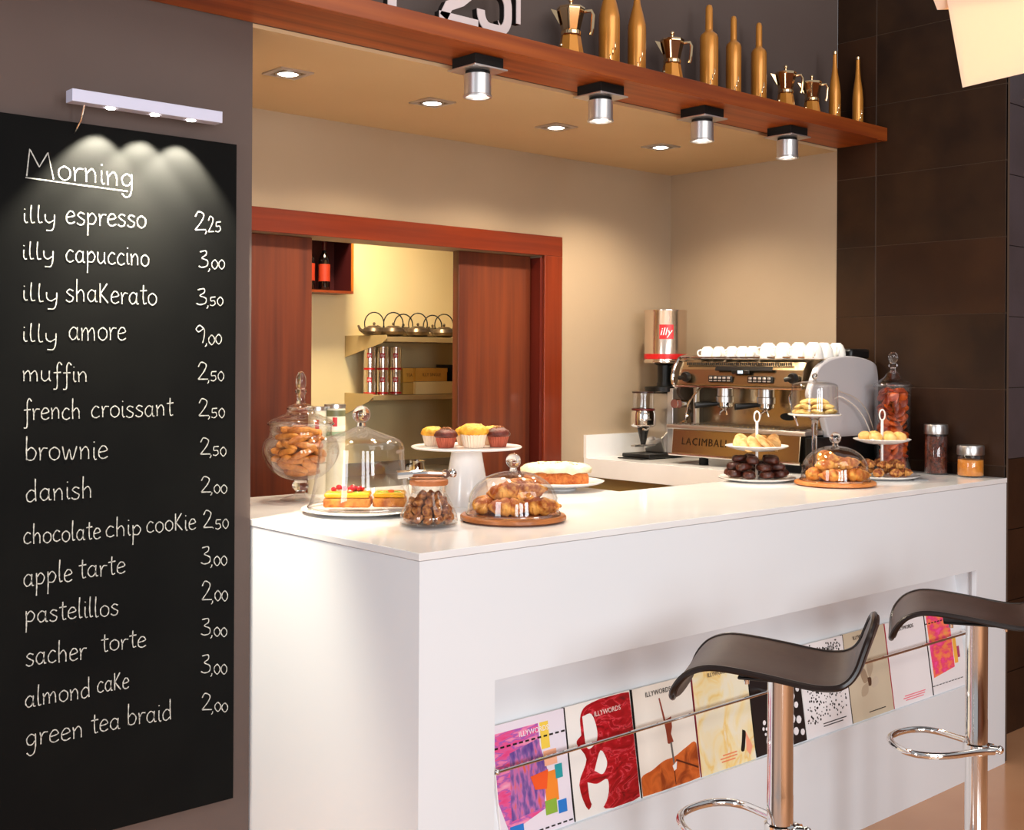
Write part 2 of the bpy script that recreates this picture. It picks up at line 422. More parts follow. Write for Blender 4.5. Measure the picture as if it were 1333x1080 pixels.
# ------------------------------------------------------------------ menu board
cb = thing('chalkboard', 'tall black chalkboard menu with handwritten prices on the taupe wall', 'chalkboard', (1.25, YC, .351))
BY = YC-.022
oc = (1.25, YC, .351)
obj('panel', W(MB().box(.90, 1.603, BY, YC-.001, .351, 2.124), oc), chalk_m, cb, smooth=False, bevel=.001)
G = {
 'a': (.86, [[(.6, .82), (.35, .98), (.1, .7), (.08, .3), (.28, .02), (.5, .15), (.62, .5)], [(.62, .98), (.6, .4), (.66, .05), (.78, .05)]]),
 'b': (.82, [[(.12, 1.85), (.1, .9), (.12, .02)], [(.12, .7), (.4, .98), (.68, .6), (.55, .1), (.3, 0), (.12, .1)]]),
 'c': (.74, [[(.6, .85), (.35, 1), (.08, .6), (.12, .15), (.38, 0), (.64, .15)]]),
 'd': (.88, [[(.6, .8), (.35, .95), (.08, .6), (.12, .12), (.35, 0), (.6, .25)], [(.62, 1.85), (.62, .9), (.66, .02)]]),
 'e': (.76, [[(.1, .5), (.4, .56), (.62, .68), (.5, .96), (.28, .98), (.08, .6), (.12, .15), (.38, 0), (.66, .16)]]),
 'f': (.66, [[(.62, 1.6), (.45, 1.85), (.3, 1.5), (.3, .5), (.28, -.6), (.05, -.7)], [(.05, .85), (.55, .9)]]),
 'g': (.86, [[(.6, .8), (.35, .98), (.08, .65), (.15, .2), (.4, .12), (.6, .4)], [(.62, .98), (.64, .1), (.55, -.55), (.3, -.75), (.08, -.5)]]),
 'h': (.84, [[(.12, 1.85), (.1, .9), (.12, 0)], [(.12, .65), (.4, .98), (.6, .7), (.62, .02)]]),
 'i': (.36, [[(.12, .98), (.12, .3), (.2, .02), (.3, .06)], [(.12, 1.36), (.14, 1.44)]]),
 'k': (.8, [[(.12, 1.8), (.12, 0)], 'L', [(.62, 1.5), (.14, .7), (.66, 0)]]),
 'l': (.42, [[(.14, 1.85), (.1, .8), (.16, .06), (.34, .08)]]),
 'm': (1.2, [[(.06, .98), (.1, .5), (.1, 0)], [(.1, .6), (.35, .98), (.5, .7), (.52, 0)], [(.52, .6), (.8, .98), (.95, .7), (.98, 0)]]),
 'n': (.84, [[(.06, .98), (.12, .5), (.12, 0)], [(.12, .6), (.4, .98), (.6, .7), (.62, .02)]]),
 'o': (.82, [[(.38, 1), (.1, .75), (.1, .25), (.38, 0), (.66, .25), (.66, .75), (.38, 1)]]),
 'p': (.84, [[(.1, 1.0), (.12, 0), (.1, -.85)], [(.12, .65), (.4, .98), (.68, .6), (.5, .12), (.14, .12)]]),
 'r': (.62, [[(.06, .98), (.12, .5), (.12, 0)], [(.12, .55), (.3, .92), (.56, .92)]]),
 's': (.7, [[(.56, .88), (.3, 1), (.1, .78), (.3, .55), (.55, .35), (.45, .04), (.2, 0), (.04, .14)]]),
 't': (.6, [[(.28, 1.6), (.26, .6), (.32, .04), (.52, .08)], [(.02, 1.1), (.54, 1.16)]]),
 'u': (.84, [[(.08, .98), (.08, .3), (.3, 0), (.58, .3)], [(.6, .98), (.6, .2), (.7, 0)]]),
 'w': (1.1, [[(.05, .98), (.2, .1), (.3, .02), (.48, .75), (.62, .02), (.75, .1), (.95, 1.0)]]),
 'y': (.82, [[(.08, .98), (.1, .4), (.3, .12), (.58, .4)], [(.62, .98), (.6, 0), (.48, -.65), (.15, -.7)]]),
 'K': (.86, [[(.1, 1.6), (.12, 0)], 'L', [(.62, 1.6), (.14, .75), (.7, 0)]]),
 'M': (1.7, ['L', [(.1, 0), (.25, 1.95), (.75, .75), (1.2, 1.85), (1.5, 0)]]),
 ' ': (.7, []),
 '0': (.62, [[(.3, 1), (.06, .7), (.06, .3), (.3, 0), (.52, .3), (.52, .7), (.3, 1)]]),
 '2': (.72, [[(.04, 1.1), (.2, 1.5), (.48, 1.3), (.4, .8), (.04, .02)], 'L', [(.04, .02), (.6, .04)]]),
 '3': (.7, [[(.08, 1.4), (.4, 1.5), (.42, 1.15), (.2, .85), (.5, .6), (.48, .15), (.2, 0), (.02, .12)]]),
 '5': (.66, [[(.1, .95), (.08, .55), (.4, .55), (.48, .2), (.25, 0), (.02, .08)], [(.1, .95), (.52, .98)]]),
 '9': (.72, [[(.5, 1.2), (.25, 1.5), (.05, 1.2), (.2, .95), (.5, 1.2), (.5, .5), (.42, 0)]]),
 ',': (.34, [[(.18, .08), (.16, -.1), (.06, -.25)]]), '.': (.34, [[(.14, .06), (.18, .02)]]),
}


def ribbon(mb, pts, wd):
    n = len(pts); L = []
    for i, p in enumerate(pts):
        a = pts[max(i-1, 0)]; b = pts[min(i+1, n-1)]; t = (b-a)
        t = t.normalized() if t.length > 1e-9 else Vector((1, 0))
        nr = Vector((-t.y, t.x))*wd*(.5+.12*sin(i*1.7))
        L.append((p+nr, p-nr))
    k = len(mb.v)
    for a, b in L:
        mb.v += [(a.x, BY-.0008, a.y), (b.x, BY-.0008, b.y)]
    for i in range(n-1): mb.f.append((k+2*i, k+2*i+1, k+2*i+3, k+2*i+2))


def write(mb, s, x0, y0, x1, y1, xh, wd=.0036):
    """handwriting: pixel start / end of the baseline, x-height in pixels at its start"""
    A = onY(x0, y0, BY); B = onY(x1, y1, BY); h = A.z-onY(x0, y0+xh, BY).z
    h = abs(h); tot = sum(G[c][0] for c in s)-.15
    ex = Vector((B.x-A.x, B.z-A.z)); sx = ex.length/tot; ex.normalize(); base = Vector((A.x, A.z)); cur = 0
    for c in s:
        adv, st = G[c]; jit = random.uniform(-.05, .05); straight = False
        for q in st:
            if q == 'L': straight = True; continue
            P = [Vector((p[0], p[1]+jit, 0)) for p in q]
            if not straight: P = smooth_line(P, 4)
            else:
                P = [P[0]]+[v for a, b in zip(P, P[1:]) for v in ((a*.95+b*.05), (a*.05+b*.95), b)]
            straight = False
            pts = [base+ex*((cur+p.x)*sx)+Vector((0, p.y*h)) for p in P]
            ribbon(mb, pts, wd)
        cur += adv


LINES = [
 [('Morning', 32, 229, 173, 244, 18.5)],
 [('illy', 29, 289, 72, 291, 12.5), ('espresso', 85, 291, 189, 296, 16)],
 [('illy', 28, 337, 70, 339, 12.5), ('capuccino', 85, 340.5, 193, 346, 15.5)],
 [('illy', 28, 391, 75, 393, 13), ('shaKerato', 85, 392, 203, 397, 16)],
 [('illy', 28, 444, 74, 446, 13), ('amore', 89, 443, 163, 443, 17)],
 [('muffin', 29, 496, 113, 497, 14)],
 [('french', 30, 546, 104, 545, 15), ('croissant', 118, 544, 224, 541, 15)],
 [('brownie', 32, 599, 139, 597, 17)],
 [('danish', 33, 653, 119, 648, 16)],
 [('chocolate', 30, 708, 130, 701, 14.5), ('chip', 137, 699, 183, 696, 14), ('cooKie', 190, 693, 254, 689, 14)],
 [('apple', 30, 763, 93, 756, 16), ('tarte', 102, 753, 162, 746, 15)],
 [('pastelillos', 32, 811, 153, 800, 15)],
 [('sacher', 33, 867, 111, 857, 16), ('torte', 131, 848, 189, 841, 14)],
 [('almond', 32, 921, 117, 907, 15), ('caKe', 126, 902, 167, 896, 14)],
 [('green', 33, 972, 107, 959, 16), ('tea', 118, 954, 155, 949, 15), ('braid', 165, 944, 223, 936, 15)],
]
PR = [('2', ',25', 300, 275.5), ('3', ',00', 348, 326), ('3', ',50', 396, 375), ('9', ',00', 446, 422.5), ('2', ',50', 494, 471), ('2', ',50', 541, 518),
      ('2', ',50', 591, 569), ('2', ',00', 640, 619), ('2', '.50', 686, 663), ('3', ',00', 734, 711), ('2', ',00', 780, 755), ('3', ',00', 826, 804),
      ('3', ',00', 875, 851), ('2', ',00', 924, 902)]
XP = [(253, 267), (258, 271), (255, 269), (254, 267), (257, 270), (258, 271), (260, 273), (261, 274), (264, 276), (261, 274), (262, 275), (261, 274), (261, 274), (262, 275)]
for i, ln in enumerate(LINES):
    for it in ln:
        mb = MB(); write(mb, *it, wd=.0026 if i == 0 else .0026); obj('chalk_word', W(mb, oc), chalk, cb, smooth=False)
    mb = MB()
    if i == 0:
        A = onY(33, 231, BY); B = onY(166, 249, BY); A2 = onY(34, 233, BY)
        ribbon(mb, [Vector((A.x+(B.x-A.x)*t/8, A.z+(B.z-A.z)*t/8)) for t in range(9)], .0026)
    else:
        a, b, yb, yt = PR[i-1]; x0, x1 = XP[i-1]
        write(mb, a, x0, yb, x1, yb, (yb-yt)/1.5*.98, .0027)
        write(mb, b, x1-1, yb+2, x1+20, yb+2, (yb-yt)*.55, .0024)
    obj('chalk_price' if i else 'chalk_underline', W(mb, oc), chalk, cb, smooth=False)
# picture lamp
LY = 2.866
pa, pb = onY(90, 125, LY), onY(285, 151, LY)
pl = thing('picture_lamp', 'slim silver bar lamp with three lights over the chalkboard', 'lamp', (pa.x, YC, pa.z))
ol = (pa.x, YC, pa.z)
L = pb.x-pa.x
obj('bar', MB().box(0, L, LY-YC-.02, LY-YC+.02, -.014, .016), lampbar, pl, bevel=.001)
for i, f in enumerate((.26, .55, .80)):
    obj('led_lens', MB().cyl((L*f, LY-YC, -.0165), .011, .003, 16), glow2, pl)
    spot('picture_lamp_beam', (pa.x+L*f, LY-.005, pa.z-.025), (pa.x+L*f-.015, LY+.075, pa.z-.34), 75, (1, .93, .74), 84, .5, .004)
obj('arm', MB().tube([(.042, LY-YC+.012, -.012), (.040, LY-YC+.03, -.05), (.038, -.025, -.074), (.038, -.012, -.078)], .0026, 8), chrome, pl)

# ------------------------------------------------------------------ numerals on the shelf
nm = M('sign_face', 'd5c4c2', .4); ns = M('sign_side', '14100f', .5)


def flatstroke(mb, pts, wd, d):
    pts = [Vector(p) for p in pts]; n = len(pts); L = []
    for i, p in enumerate(pts):
        t1 = (pts[i]-pts[i-1]).normalized() if i else None; t2 = (pts[i+1]-pts[i]).normalized() if i < n-1 else None
        t = ((t1 or t2)+(t2 or t1)).normalized(); k = 1/max(.5, t.dot(t1 or t2)); nr = Vector((-t.y, t.x))*wd/2*k
        L.append((p+nr, p-nr))
    poly = [a for a, b in L]+[b for a, b in L][::-1]
    mb.prism(poly, 0, d, 'y')


def arc(cx, cy, r, a0, a1, n=6, ry=None): return [(cx+r*cos(radians(a0+(a1-a0)*i/n)), cy+(ry or r)*sin(radians(a0+(a1-a0)*i/n))) for i in range(n+1)]


def numeral(name, label, px, strokes, wd, grp='white numerals standing on the wooden shelf'):
    P = onY(px, 20, 2.75)
    t = thing(name, label, 'sign', (P.x, 2.75, SHZ), 0, grp)
    b = MB(); s = MB()
    strokes = [[(a*1.18, c*1.55) for a, c in q] for q in strokes]
    for q in strokes: flatstroke(b, q, wd, .003); flatstroke(s, q, wd, .02)
    b.v = [(x, y-.0005, z) for x, y, z in b.v]; s.v = [(x, y+.003, z) for x, y, z in s.v]
    obj('face', b, nm, t, smooth=False); obj('side', s, ns, t, smooth=False)


wn = .030
numeral('numeral', "white block numeral two standing on the wooden shelf", 572,
        [[(0, .013), (.125, .013)], [(.013, .012), (.030, .036), (.07, .050), (.102, .070), (.112, .1)], arc(.082, .12, .03, -30, 90)+[(.04, .15)]+arc(.04, .12, .03, 90, 180)], wn)
numeral('numeral', "white block numeral three standing on the wooden shelf", 621,
        [[(.013, .045)]+arc(.043, .043, .03, 180, 270)+[(.075, .013)]+arc(.075, .043, .03, 270, 360)+arc(.078, .06, .027, 0, 90)+[(.045, .087)],
         [(.078, .087)]+arc(.078, .115, .027, -90, 90)+[(.045, .142)]+arc(.043, .115, .03, 90, 180)], wn)
numeral('prime_mark', "small white prime mark after the numeral three on the shelf", 672, [[(.008, .035), (.008, .15)]], .017)
numeral('prime_mark', "small white upright bar left of the numeral two on the shelf", 506, [[(.01, .0), (.01, .15)]], .03)

# ------------------------------------------------------------------ golden bottles and moka pots on the shelf
def bottle(name, label, px, h, r, kind, py=0):
    X = onY(px, 50, 2.83).x
    t = thing(name, label, 'bottle', (X, 2.83, SHZ), 0, 'golden bottles on the wooden shelf')
    if kind == 'wine':
        prof = [(0, 0), (r*.95, 0), (r, .006), (r, h*.52), (r*.97, h*.58), (r*.7, h*.70), (r*.42, h*.80), (r*.32, h*.88), (r*.30, h*.985), (0, h*.985)]
    elif kind == 'oil':
        prof = [(0, 0), (r*.95, 0), (r, .006), (r, h*.63), (r*.9, h*.665), (r*.6, h*.69), (r*.44, h*.705), (r*.42, h*.72), (r*.40, h*.95), (r*.3, h*.985), (0, h)]
    else:
        prof = [(0, 0), (r*.95, 0), (r, .005), (r, h*.42), (r*.85, h*.55), (r*.5, h*.72), (r*.36, h*.85), (r*.32, h*.98), (0, h*.98)]
    obj('body', MB().lathe(prof, 8 if kind == 'oil' and False else 32), gold, t, ang=50)
    if kind == 'slim': obj('cap', MB().lathe([(r*.34, h*.955), (r*.40, h*.96), (r*.40, h*.995), (0, h)], 20), gold_hi, t)
    if kind == 'wine': obj('lip', MB().lathe([(r*.31, h*.93), (r*.37, h*.935), (r*.37, h*.975), (r*.31, h*.985)], 20), gold, t)
    for k in range(3):
        a = 4.0+.25*k
        obj('added_glint', MB().blob((r*cos(a), r*sin(a), h*(.12+.06*k)), (.003, .003, h*.04), 8, 6), gold_hi, t)  # polished blobs shaped onto the bottle as highlights


bottle('bottle', 'tall golden wine bottle, left one of the pair beside the largest coffee pot', 793, .335, .036, 'wine')
bottle('bottle', 'tall golden wine bottle, right one of the pair left of the second coffee pot', 829, .32, .032, 'wine')
bottle('bottle', 'golden narrow-necked bottle, tallest of three right of the second coffee pot', 923, .338, .034, 'oil')
bottle('bottle', 'golden narrow-necked bottle, middle one of the three between the coffee pots', 955, .325, .029, 'oil')
bottle('bottle', 'golden narrow-necked bottle beside the third coffee pot', 988, .33, .030, 'oil')
bottle('bottle', 'slim tapered golden bottle, left one of the last two on the shelf', 1087, .308, .024, 'slim')
bottle('bottle', 'slim tapered golden bottle at the right end of the shelf', 1117, .315, .023, 'slim')


def moka(label, px, k):
    X = onY(px, 50, 2.83).x
    t = thing('moka_pot', label, 'coffee pot', (X, 2.83, SHZ), radians(-50), 'golden coffee pots on the wooden shelf')
    n = 8
    obj('boiler', MB().lathe([(0, 0), (.045*k, 0), (.047*k, .005*k), (.033*k, .085*k), (.030*k, .09*k), (0, .09*k)], n), gold, t, smooth=False)
    obj('collar', MB().lathe([(.031*k, .088*k), (.034*k, .092*k), (.034*k, .102*k), (.030*k, .106*k)], 24), gold_hi, t)
    obj('chamber', MB().lathe([(0, .104*k), (.030*k, .104*k), (.046*k, .172*k), (.046*k, .176*k), (0, .176*k)], n), gold_hi, t, smooth=False)
    obj('spout', MB().prism([(-.046*k, .172*k), (-.066*k, .178*k), (-.036*k, .125*k)], -.012*k, .012*k, 'y'), gold_hi, t, smooth=False)
    obj('lid', MB().lathe([(.047*k, .176*k), (.046*k, .182*k), (0, .192*k)], n), gold_hi, t, smooth=False)
    obj('lid_knob', MB().cyl((0, 0, .19*k), .005*k, .012*k, 12).blob((0, 0, .207*k), (.009*k, .009*k, .009*k), 12, 8), gold_hi, t)
    obj('handle', MB().tube([(.044*k, 0, .168*k), (.068*k, 0, .170*k), (.074*k, 0, .155*k), (.070*k, 0, .10*k), (.066*k, 0, .09*k)], .006*k, 8), gold_hi, t)
    obj('rib', MB().tube([(-.005*k, -.044*k, .17*k), (-.003*k, -.031*k, .108*k)], .004*k, 6), gold_hi, t)
    obj('valve', MB().cyl((-.03*k, -.03*k, .05*k), .006*k, .005*k, 10), gold_hi, t)


moka('golden stovetop coffee pot right of the white numerals', 743, 1.0)
moka('golden stovetop coffee pot between the two tall and the three narrow bottles', 875, .93)
moka('golden stovetop coffee pot right of the three narrow-necked bottles, left of its twin', 1023, .9)
moka('small golden stovetop coffee pot just left of the slim tapered bottles', 1057, .85)

# ------------------------------------------------------------------ pendant lamp
pd = thing('pendant_lamp', 'cream square tapered pendant lampshade with an overlapping upper tier', 'lamp', (2.86, .99, 2.0))
shade_m = M('shade_fabric', 'f3e2c4', .8, emis=.55, ecol=(1, .74, .42))
shade_u = M('shade_upper', 'eadfd6', .8, emis=.12, ecol=(1, .85, .7))


def translucent(name, c, c2):
    m = bpy.data.materials.new(name); m.use_nodes = True; nt = m.node_tree; nt.nodes.clear()
    o = nt.nodes.new('ShaderNodeOutputMaterial'); mx = nt.nodes.new('ShaderNodeMixShader'); mx.inputs[0].default_value = .5
    a = nt.nodes.new('ShaderNodeBsdfTranslucent'); b = nt.nodes.new('ShaderNodeBsdfDiffuse'); a.inputs[0].default_value = hexc(c); b.inputs[0].default_value = hexc(c2)
    nt.links.new(a.outputs[0], mx.inputs[1]); nt.links.new(b.outputs[0], mx.inputs[2]); nt.links.new(mx.outputs[0], o.inputs[0]); return m


shade_f = translucent('shade_translucent', 'ffe6bd', 'f3e4d4')


def frustum(a0, z0, a1, z1, th):
    mb = MB()
    for s in range(4):
        c, d = [(1, 0), (0, 1), (-1, 0), (0, -1)][s]
        def P(a, u, z): return (c*a-d*u, d*a+c*u, z)
        q = [P(a0, -a0, z0), P(a0, a0, z0), P(a1, a1, z1), P(a1, -a1, z1)]
        k = [P(a0-th, -a0+th, z0), P(a0-th, a0-th, z0), P(a1-th, a1-th, z1), P(a1-th, -a1+th, z1)]
        mb.add(q+k, [(0, 1, 2, 3), (7, 6, 5, 4), (0, 4, 5, 1), (3, 2, 6, 7)])
    return mb


C0 = ray(1253, 114); C0 = Vector((0, 0, EYE))+C0*2.35
pd.location = (0, 0, 0); pd.location = C0
pd.rotation_euler = (0, 0, atan2(rt.y, rt.x)-radians(27))
def hollow_box(w_, d_, h_, flare, th):
    mb = MB()
    o = [(0, 0), (w_, 0), (w_, d_), (0, d_)]; u = [(-flare, -flare), (w_+flare, -flare), (w_+flare, d_+flare), (-flare, d_+flare)]
    i_ = [(th, th), (w_-th, th), (w_-th, d_-th), (th, d_-th)]; v = [(-flare+th, -flare+th), (w_+flare-th, -flare+th), (w_+flare-th, d_+flare-th), (-flare+th, d_+flare-th)]
    mb.v = [(a, b, 0) for a, b in o]+[(a, b, h_) for a, b in u]+[(a, b, 0) for a, b in i_]+[(a, b, h_) for a, b in v]
    for k in range(4):
        n_ = (k+1) % 4; mb.f += [(k, n_, 4+n_, 4+k), (8+k, 12+k, 12+n_, 8+n_), (k, 8+k, 8+n_, n_), (4+k, 4+n_, 12+n_, 12+k)]
    return mb
lo_ = obj('lower_shade', hollow_box(.42, .42, .20, 0, .004), shade_f, pd, smooth=False); lo_.rotation_euler = (radians(15), radians(-8.5), 0)
up_ = obj('upper_shade', hollow_box(.50, .50, .24, .07, .004), shade_f, pd, smooth=False, loc=(-.044, -.03, .150)); up_.rotation_euler = (radians(15), radians(0), 0)
BL = (.20, .18, .16)
obj('bulb', MB().blob(BL, (.035, .035, .045), 16, 10), glow, pd)
obj('cord', MB().tube([(.2, .18, .2), (.2, .18, 1.3)], .003, 8), black, pd)
BLW = C0+rt*BL[0]+fw*BL[1]+up*BL[2]
pl_ = bpy.data.lights.new('pendant_bulb_light', 'POINT'); pl_.energy = 4; pl_.color = (1, .78, .5); pl_.shadow_soft_size = .05
po = bpy.data.objects.new('pendant_bulb_light', pl_); COL.objects.link(po); po.location = BLW

# ------------------------------------------------------------------ bar stools
PROF = [(-.222, .782), (-.212, .812), (-.190, .840), (-.160, .856), (-.125, .861), (-.07, .857), (0, .848), (.06, .839), (.10, .836), (.135, .840),
        (.160, .854), (.177, .878), (.188, .908), (.199, .938), (.209, .962)]


def stool(loc, label):
    t = thing('bar_stool', label, 'bar stool', (loc[0], loc[1], 0), radians(-59.7), 'brown bar stools in front of the counter')
    sp = smooth_line([(a, 0, b) for a, b in PROF], 3); n = len(sp); top = []; bot = []
    vs = []; fs = []; m = 13
    for i, p in enumerate(sp):
        f = i/(n-1)
        hw = .165
        if f < .10: hw *= sqrt(max(0, 1-((.10-f)/.10)**2))*.22+.78
        if f > .66: hw *= 1-.42*((f-.66)/.34)**1.3
        if f > .94: hw *= 1-.45*((f-.94)/.06)**2
        a = sp[max(i-1, 0)]; b = sp[min(i+1, n-1)]; tg_ = (b-a).normalized(); nr = Vector((-tg_.z, 0, tg_.x))
        th = .008
        for sgn in (1, -1):
            for j in range(m):
                u = -1+2*j/(m-1)
                q = p+nr*(th*sgn*(1-.35*abs(u)**6))
                lift = .006*u*u
                vs.append((q.x, hw*u, q.z+lift))
    for i in range(n-1):
        for j in range(m-1):
            a = i*2*m+j; b = (i+1)*2*m+j
            fs.append((a, a+1, b+1, b)); fs.append((a+m, b+m, b+m+1, a+m+1))
        for j in (0, m-1):
            a = i*2*m+j; b = (i+1)*2*m+j; fs.append((a, b, b+m, a+m))
    for i in (0, n-1):
        for j in range(m-1): a = i*2*m+j; fs.append((a, a+1, a+m+1, a+m))
    s = obj('seat', MB().add(vs, fs), leather, t, ang=60)
    # dark piped rim along the edge of the pad
    edge = [Vector(vs[i*2*m]) for i in range(n)]+[Vector(vs[i*2*m+m-1]) for i in range(n)][::-1]
    edge = [e+Vector((0, 0, -.004)) for e in edge]
    obj('rim', MB().tube(edge, .0075, 8, closed=True), leather_e, s)
    obj('mount_plate', MB().box(-.09, .09, -.07, .07, .822, .829), black, t, bevel=.003)
    obj('bolt', MB().cyl((.07, -.06, .812), .006, .01, 12), chrome, t); obj('bolt', MB().cyl((-.07, -.06, .812), .006, .01, 12), chrome, t)
    obj('pole', MB().lathe([(.0, .02), (.03, .02), (.03, .55), (.0295, .552), (.0295, .824), (0, .824)], 40), chrome, t)
    fr_ = smooth_line([(.045, -.02, .47), (0, -.042, .47), (-.10, -.112, .47), (-.18, -.105, .47), (-.225, -.03, .47), (-.222, .045, .47), (-.17, .115, .47), (-.10, .122, .47), (0, .045, .47), (.045, .02, .47)], 5)
    obj('footrest', MB().tube(fr_, .0095, 12), chrome, t)
    obj('footrest_clamp', MB().lathe([(.031, .455), (.036, .458), (.036, .482), (.031, .485)], 32).tube([(.03, 0, .47), (.055, 0, .47)], .011, 12).blob((.06, 0, .47), (.012, .012, .012), 12, 8), chrome, t)
    obj('base', MB().lathe([(0, 0), (.205, 0), (.21, .004), (.205, .009), (.06, .02), (.034, .03), (0, .03)], 56), chrome, t)
    return t


stool((2.295, 1.644), 'brown bar stool with chrome pole, nearer one, in front of the magazine niche')
stool((3.195, 1.633), 'brown bar stool with chrome pole, farther one near the tiled wall, cut by the frame')

# ------------------------------------------------------------------ magazines leaning in the niche
MH = .288; LEAN = math.atan(.15)


def col(name, c, rough=.35): return M('print_'+name, c, rough)


def noisy(name, cols, scale=6, stretch=(1, 1, 1), dist=0, kind='noise', detail=3):
    m = bpy.data.materials.new(name); m.use_nodes = True; nt = m.node_tree; b = nt.nodes['Principled BSDF']; b.inputs['Roughness'].default_value = .3
    tc = nt.nodes.new('ShaderNodeTexCoord'); mp = nt.nodes.new('ShaderNodeMapping'); mp.inputs['Scale'].default_value = stretch
    nt.links.new(tc.outputs['Object'], mp.inputs[0])
    if kind == 'noise':
        n = nt.nodes.new('ShaderNodeTexNoise'); n.inputs['Scale'].default_value = scale; n.inputs['Detail'].default_value = detail; n.inputs['Distortion'].default_value = dist; out = n.outputs[0]
    elif kind == 'wave':
        n = nt.nodes.new('ShaderNodeTexWave'); n.inputs['Scale'].default_value = scale; n.inputs['Distortion'].default_value = dist; n.inputs['Detail'].default_value = detail; out = n.outputs[1]
    else:
        n = nt.nodes.new('ShaderNodeTexVoronoi'); n.inputs['Scale'].default_value = scale; out = n.outputs[0]
    nt.links.new(mp.outputs[0], n.inputs[0])
    r = nt.nodes.new('ShaderNodeValToRGB'); e = r.color_ramp.elements
    while len(e) < len(cols): e.new(.5)
    for k, (p, c) in enumerate(cols): e[k].position = p; e[k].color = hexc(c)
    nt.links.new(out, r.inputs[0]); nt.links.new(r.outputs[0], b.inputs['Base Color']); return m


def magazine(i, x0, w_, label, cover, spine, prints, title=('ILLYWORDS', .62, .93, .02, '3a3432')):
    t = thing('magazine', label, 'magazine', (x0, YF+.010, NZ0+.003), 0, 'magazines in the counter niche')
    t.rotation_euler = (-LEAN, 0, 0)
    t.rotation_euler = (-LEAN, random.uniform(-.008, .008), 0)
    th = .008
    obj('pages', MB().box(.001, w_-.001, .0012, th, 0, MH-.001), M('paper', 'e8e2da', .7), t, smooth=False)
    c = obj('cover', MB().box(0, w_, 0, .0012, 0, MH), cover, t, smooth=False)
    obj('spine', MB().box(-.003, 0, 0, th, 0, MH), spine, t, smooth=False)
    for k_, (nm_, poly, m) in enumerate(prints):
        mb = MB().prism([(p[0]*w_, p[1]*MH) for p in poly], -.0003-.0002*min(k_, 6), 0, 'y')
        obj(nm_, mb, m, c, smooth=False)
    if title:
        s, u, v, sz, tc_ = title; sz *= .85
        mb = text_mb(s, sz, .0002); remap(mb, lambda x, y, z: (u*w_+x, -.0018-z, v*MH+y))
        obj('title', mb, col('ink_'+tc_, tc_), c, smooth=False)
    return t


def sq(u0, u1, v0, v1): return [(u0, v0), (u1, v0), (u1, v1), (u0, v1)]


def curve_poly(pts, n=4):
    P = smooth_line([(a, b, 0) for a, b in pts+[pts[0]]], n)[:-1]; return [(min(max(p.x, .004), .996), min(max(p.y, .004), .994)) for p in P]


plaid = noisy('print_plaid', [(.3, 'e0407c'), (.44, 'e05a94'), (.5, '9a5ab0'), (.56, 'e87aa8'), (.75, 'f0a8c0')], 26, (.6, 1, 2.4), 0)
plaid2 = noisy('print_plaid2', [(.3, '5a3a8a'), (.45, '7a5a9a'), (.55, 'c070b0'), (.7, 'e06040')], 26, (2.4, 1, .8), 0)
hot = noisy('print_hot', [(.3, 'ff5aa0'), (.45, 'f0407a'), (.55, 'ff7a5a'), (.7, 'f8a050')], 24, (.8, 1, 1.8), 0)
swirl = noisy('print_swirl', [(.30, '6e0a10'), (.42, 'a00e18'), (.52, 'b41420'), (.56, 'd8404c'), (.60, '9a0e18')], 11, (1, 1, 2.2), 2.5)
cream_p = noisy('print_cream', [(.38, 'ece2c8'), (.52, 'f0dca8'), (.62, 'eec878'), (.75, 'eadfc4')], 9, (1.4, 1, 1), 1.5)
mound = noisy('print_mound', [(.3, 'b04a18'), (.5, 'd0662a'), (.7, '8e3a14')], 18, (1, 1, 1), 1)
blk = M('print_charcoal', '221d1e', .3)
offw = M('print_offwhite', 'ece6e0', .4); lil = M('print_lilac', 'e6dce6', .4); tan = M('print_tan', 'cdbda4', .45); wht = M('print_plain', 'efe9ea', .4)
MX = [1.927, 2.179, 2.434, 2.686, 2.946, 3.207, 3.462, 3.717, 3.979, 4.235]
dash = [('dash', sq(u, u+.05, .80+.0*u, .815), blackp) for u in [k*.085 for k in range(12)]]
magazine(0, MX[0]+.003, .245, 'magazine with pink and violet plaid cover, first at the left end of the niche', lil, whitep,
         [('plaid_print', [(0, .36), (.10, .12), (.16, .10), (.62, .2), (.62, .93), (0, .93)], plaid), ('plaid_print', [(.15, .18), (.6, .22), (.7, .5), (.6, .8), (.2, .74)], plaid2),
          ('colour_patch', sq(.64, .82, .24, .5), col('orange', 'f08a30')), ('colour_patch', sq(.64, .76, .7, .93), col('yellow', 'f0cc50')), ('colour_patch', sq(.66, .84, .55, .68), col('peach', 'f0b090')),
          ('colour_patch', sq(.80, .92, .12, .23), col('blue', '2878c8')), ('colour_patch', sq(.80, .90, .42, .54), col('teal', '2a9aa0')), ('colour_patch', sq(.12, .3, .07, .14), col('blue', '2878c8')),
          ('colour_patch', sq(.62, .78, .14, .26), col('green', '8ab040')), ('colour_patch', [(.45, .5), (.7, .52), (.66, .36), (.5, .38)], col('orange2', 'ee5a2a'))]+dash +
         [('dash', sq(u, u+.05, .03, .042), blackp) for u in [k*.085 for k in range(12)]], ('ILLYWORDS', .55, .875, .022, 'f4eef0'))
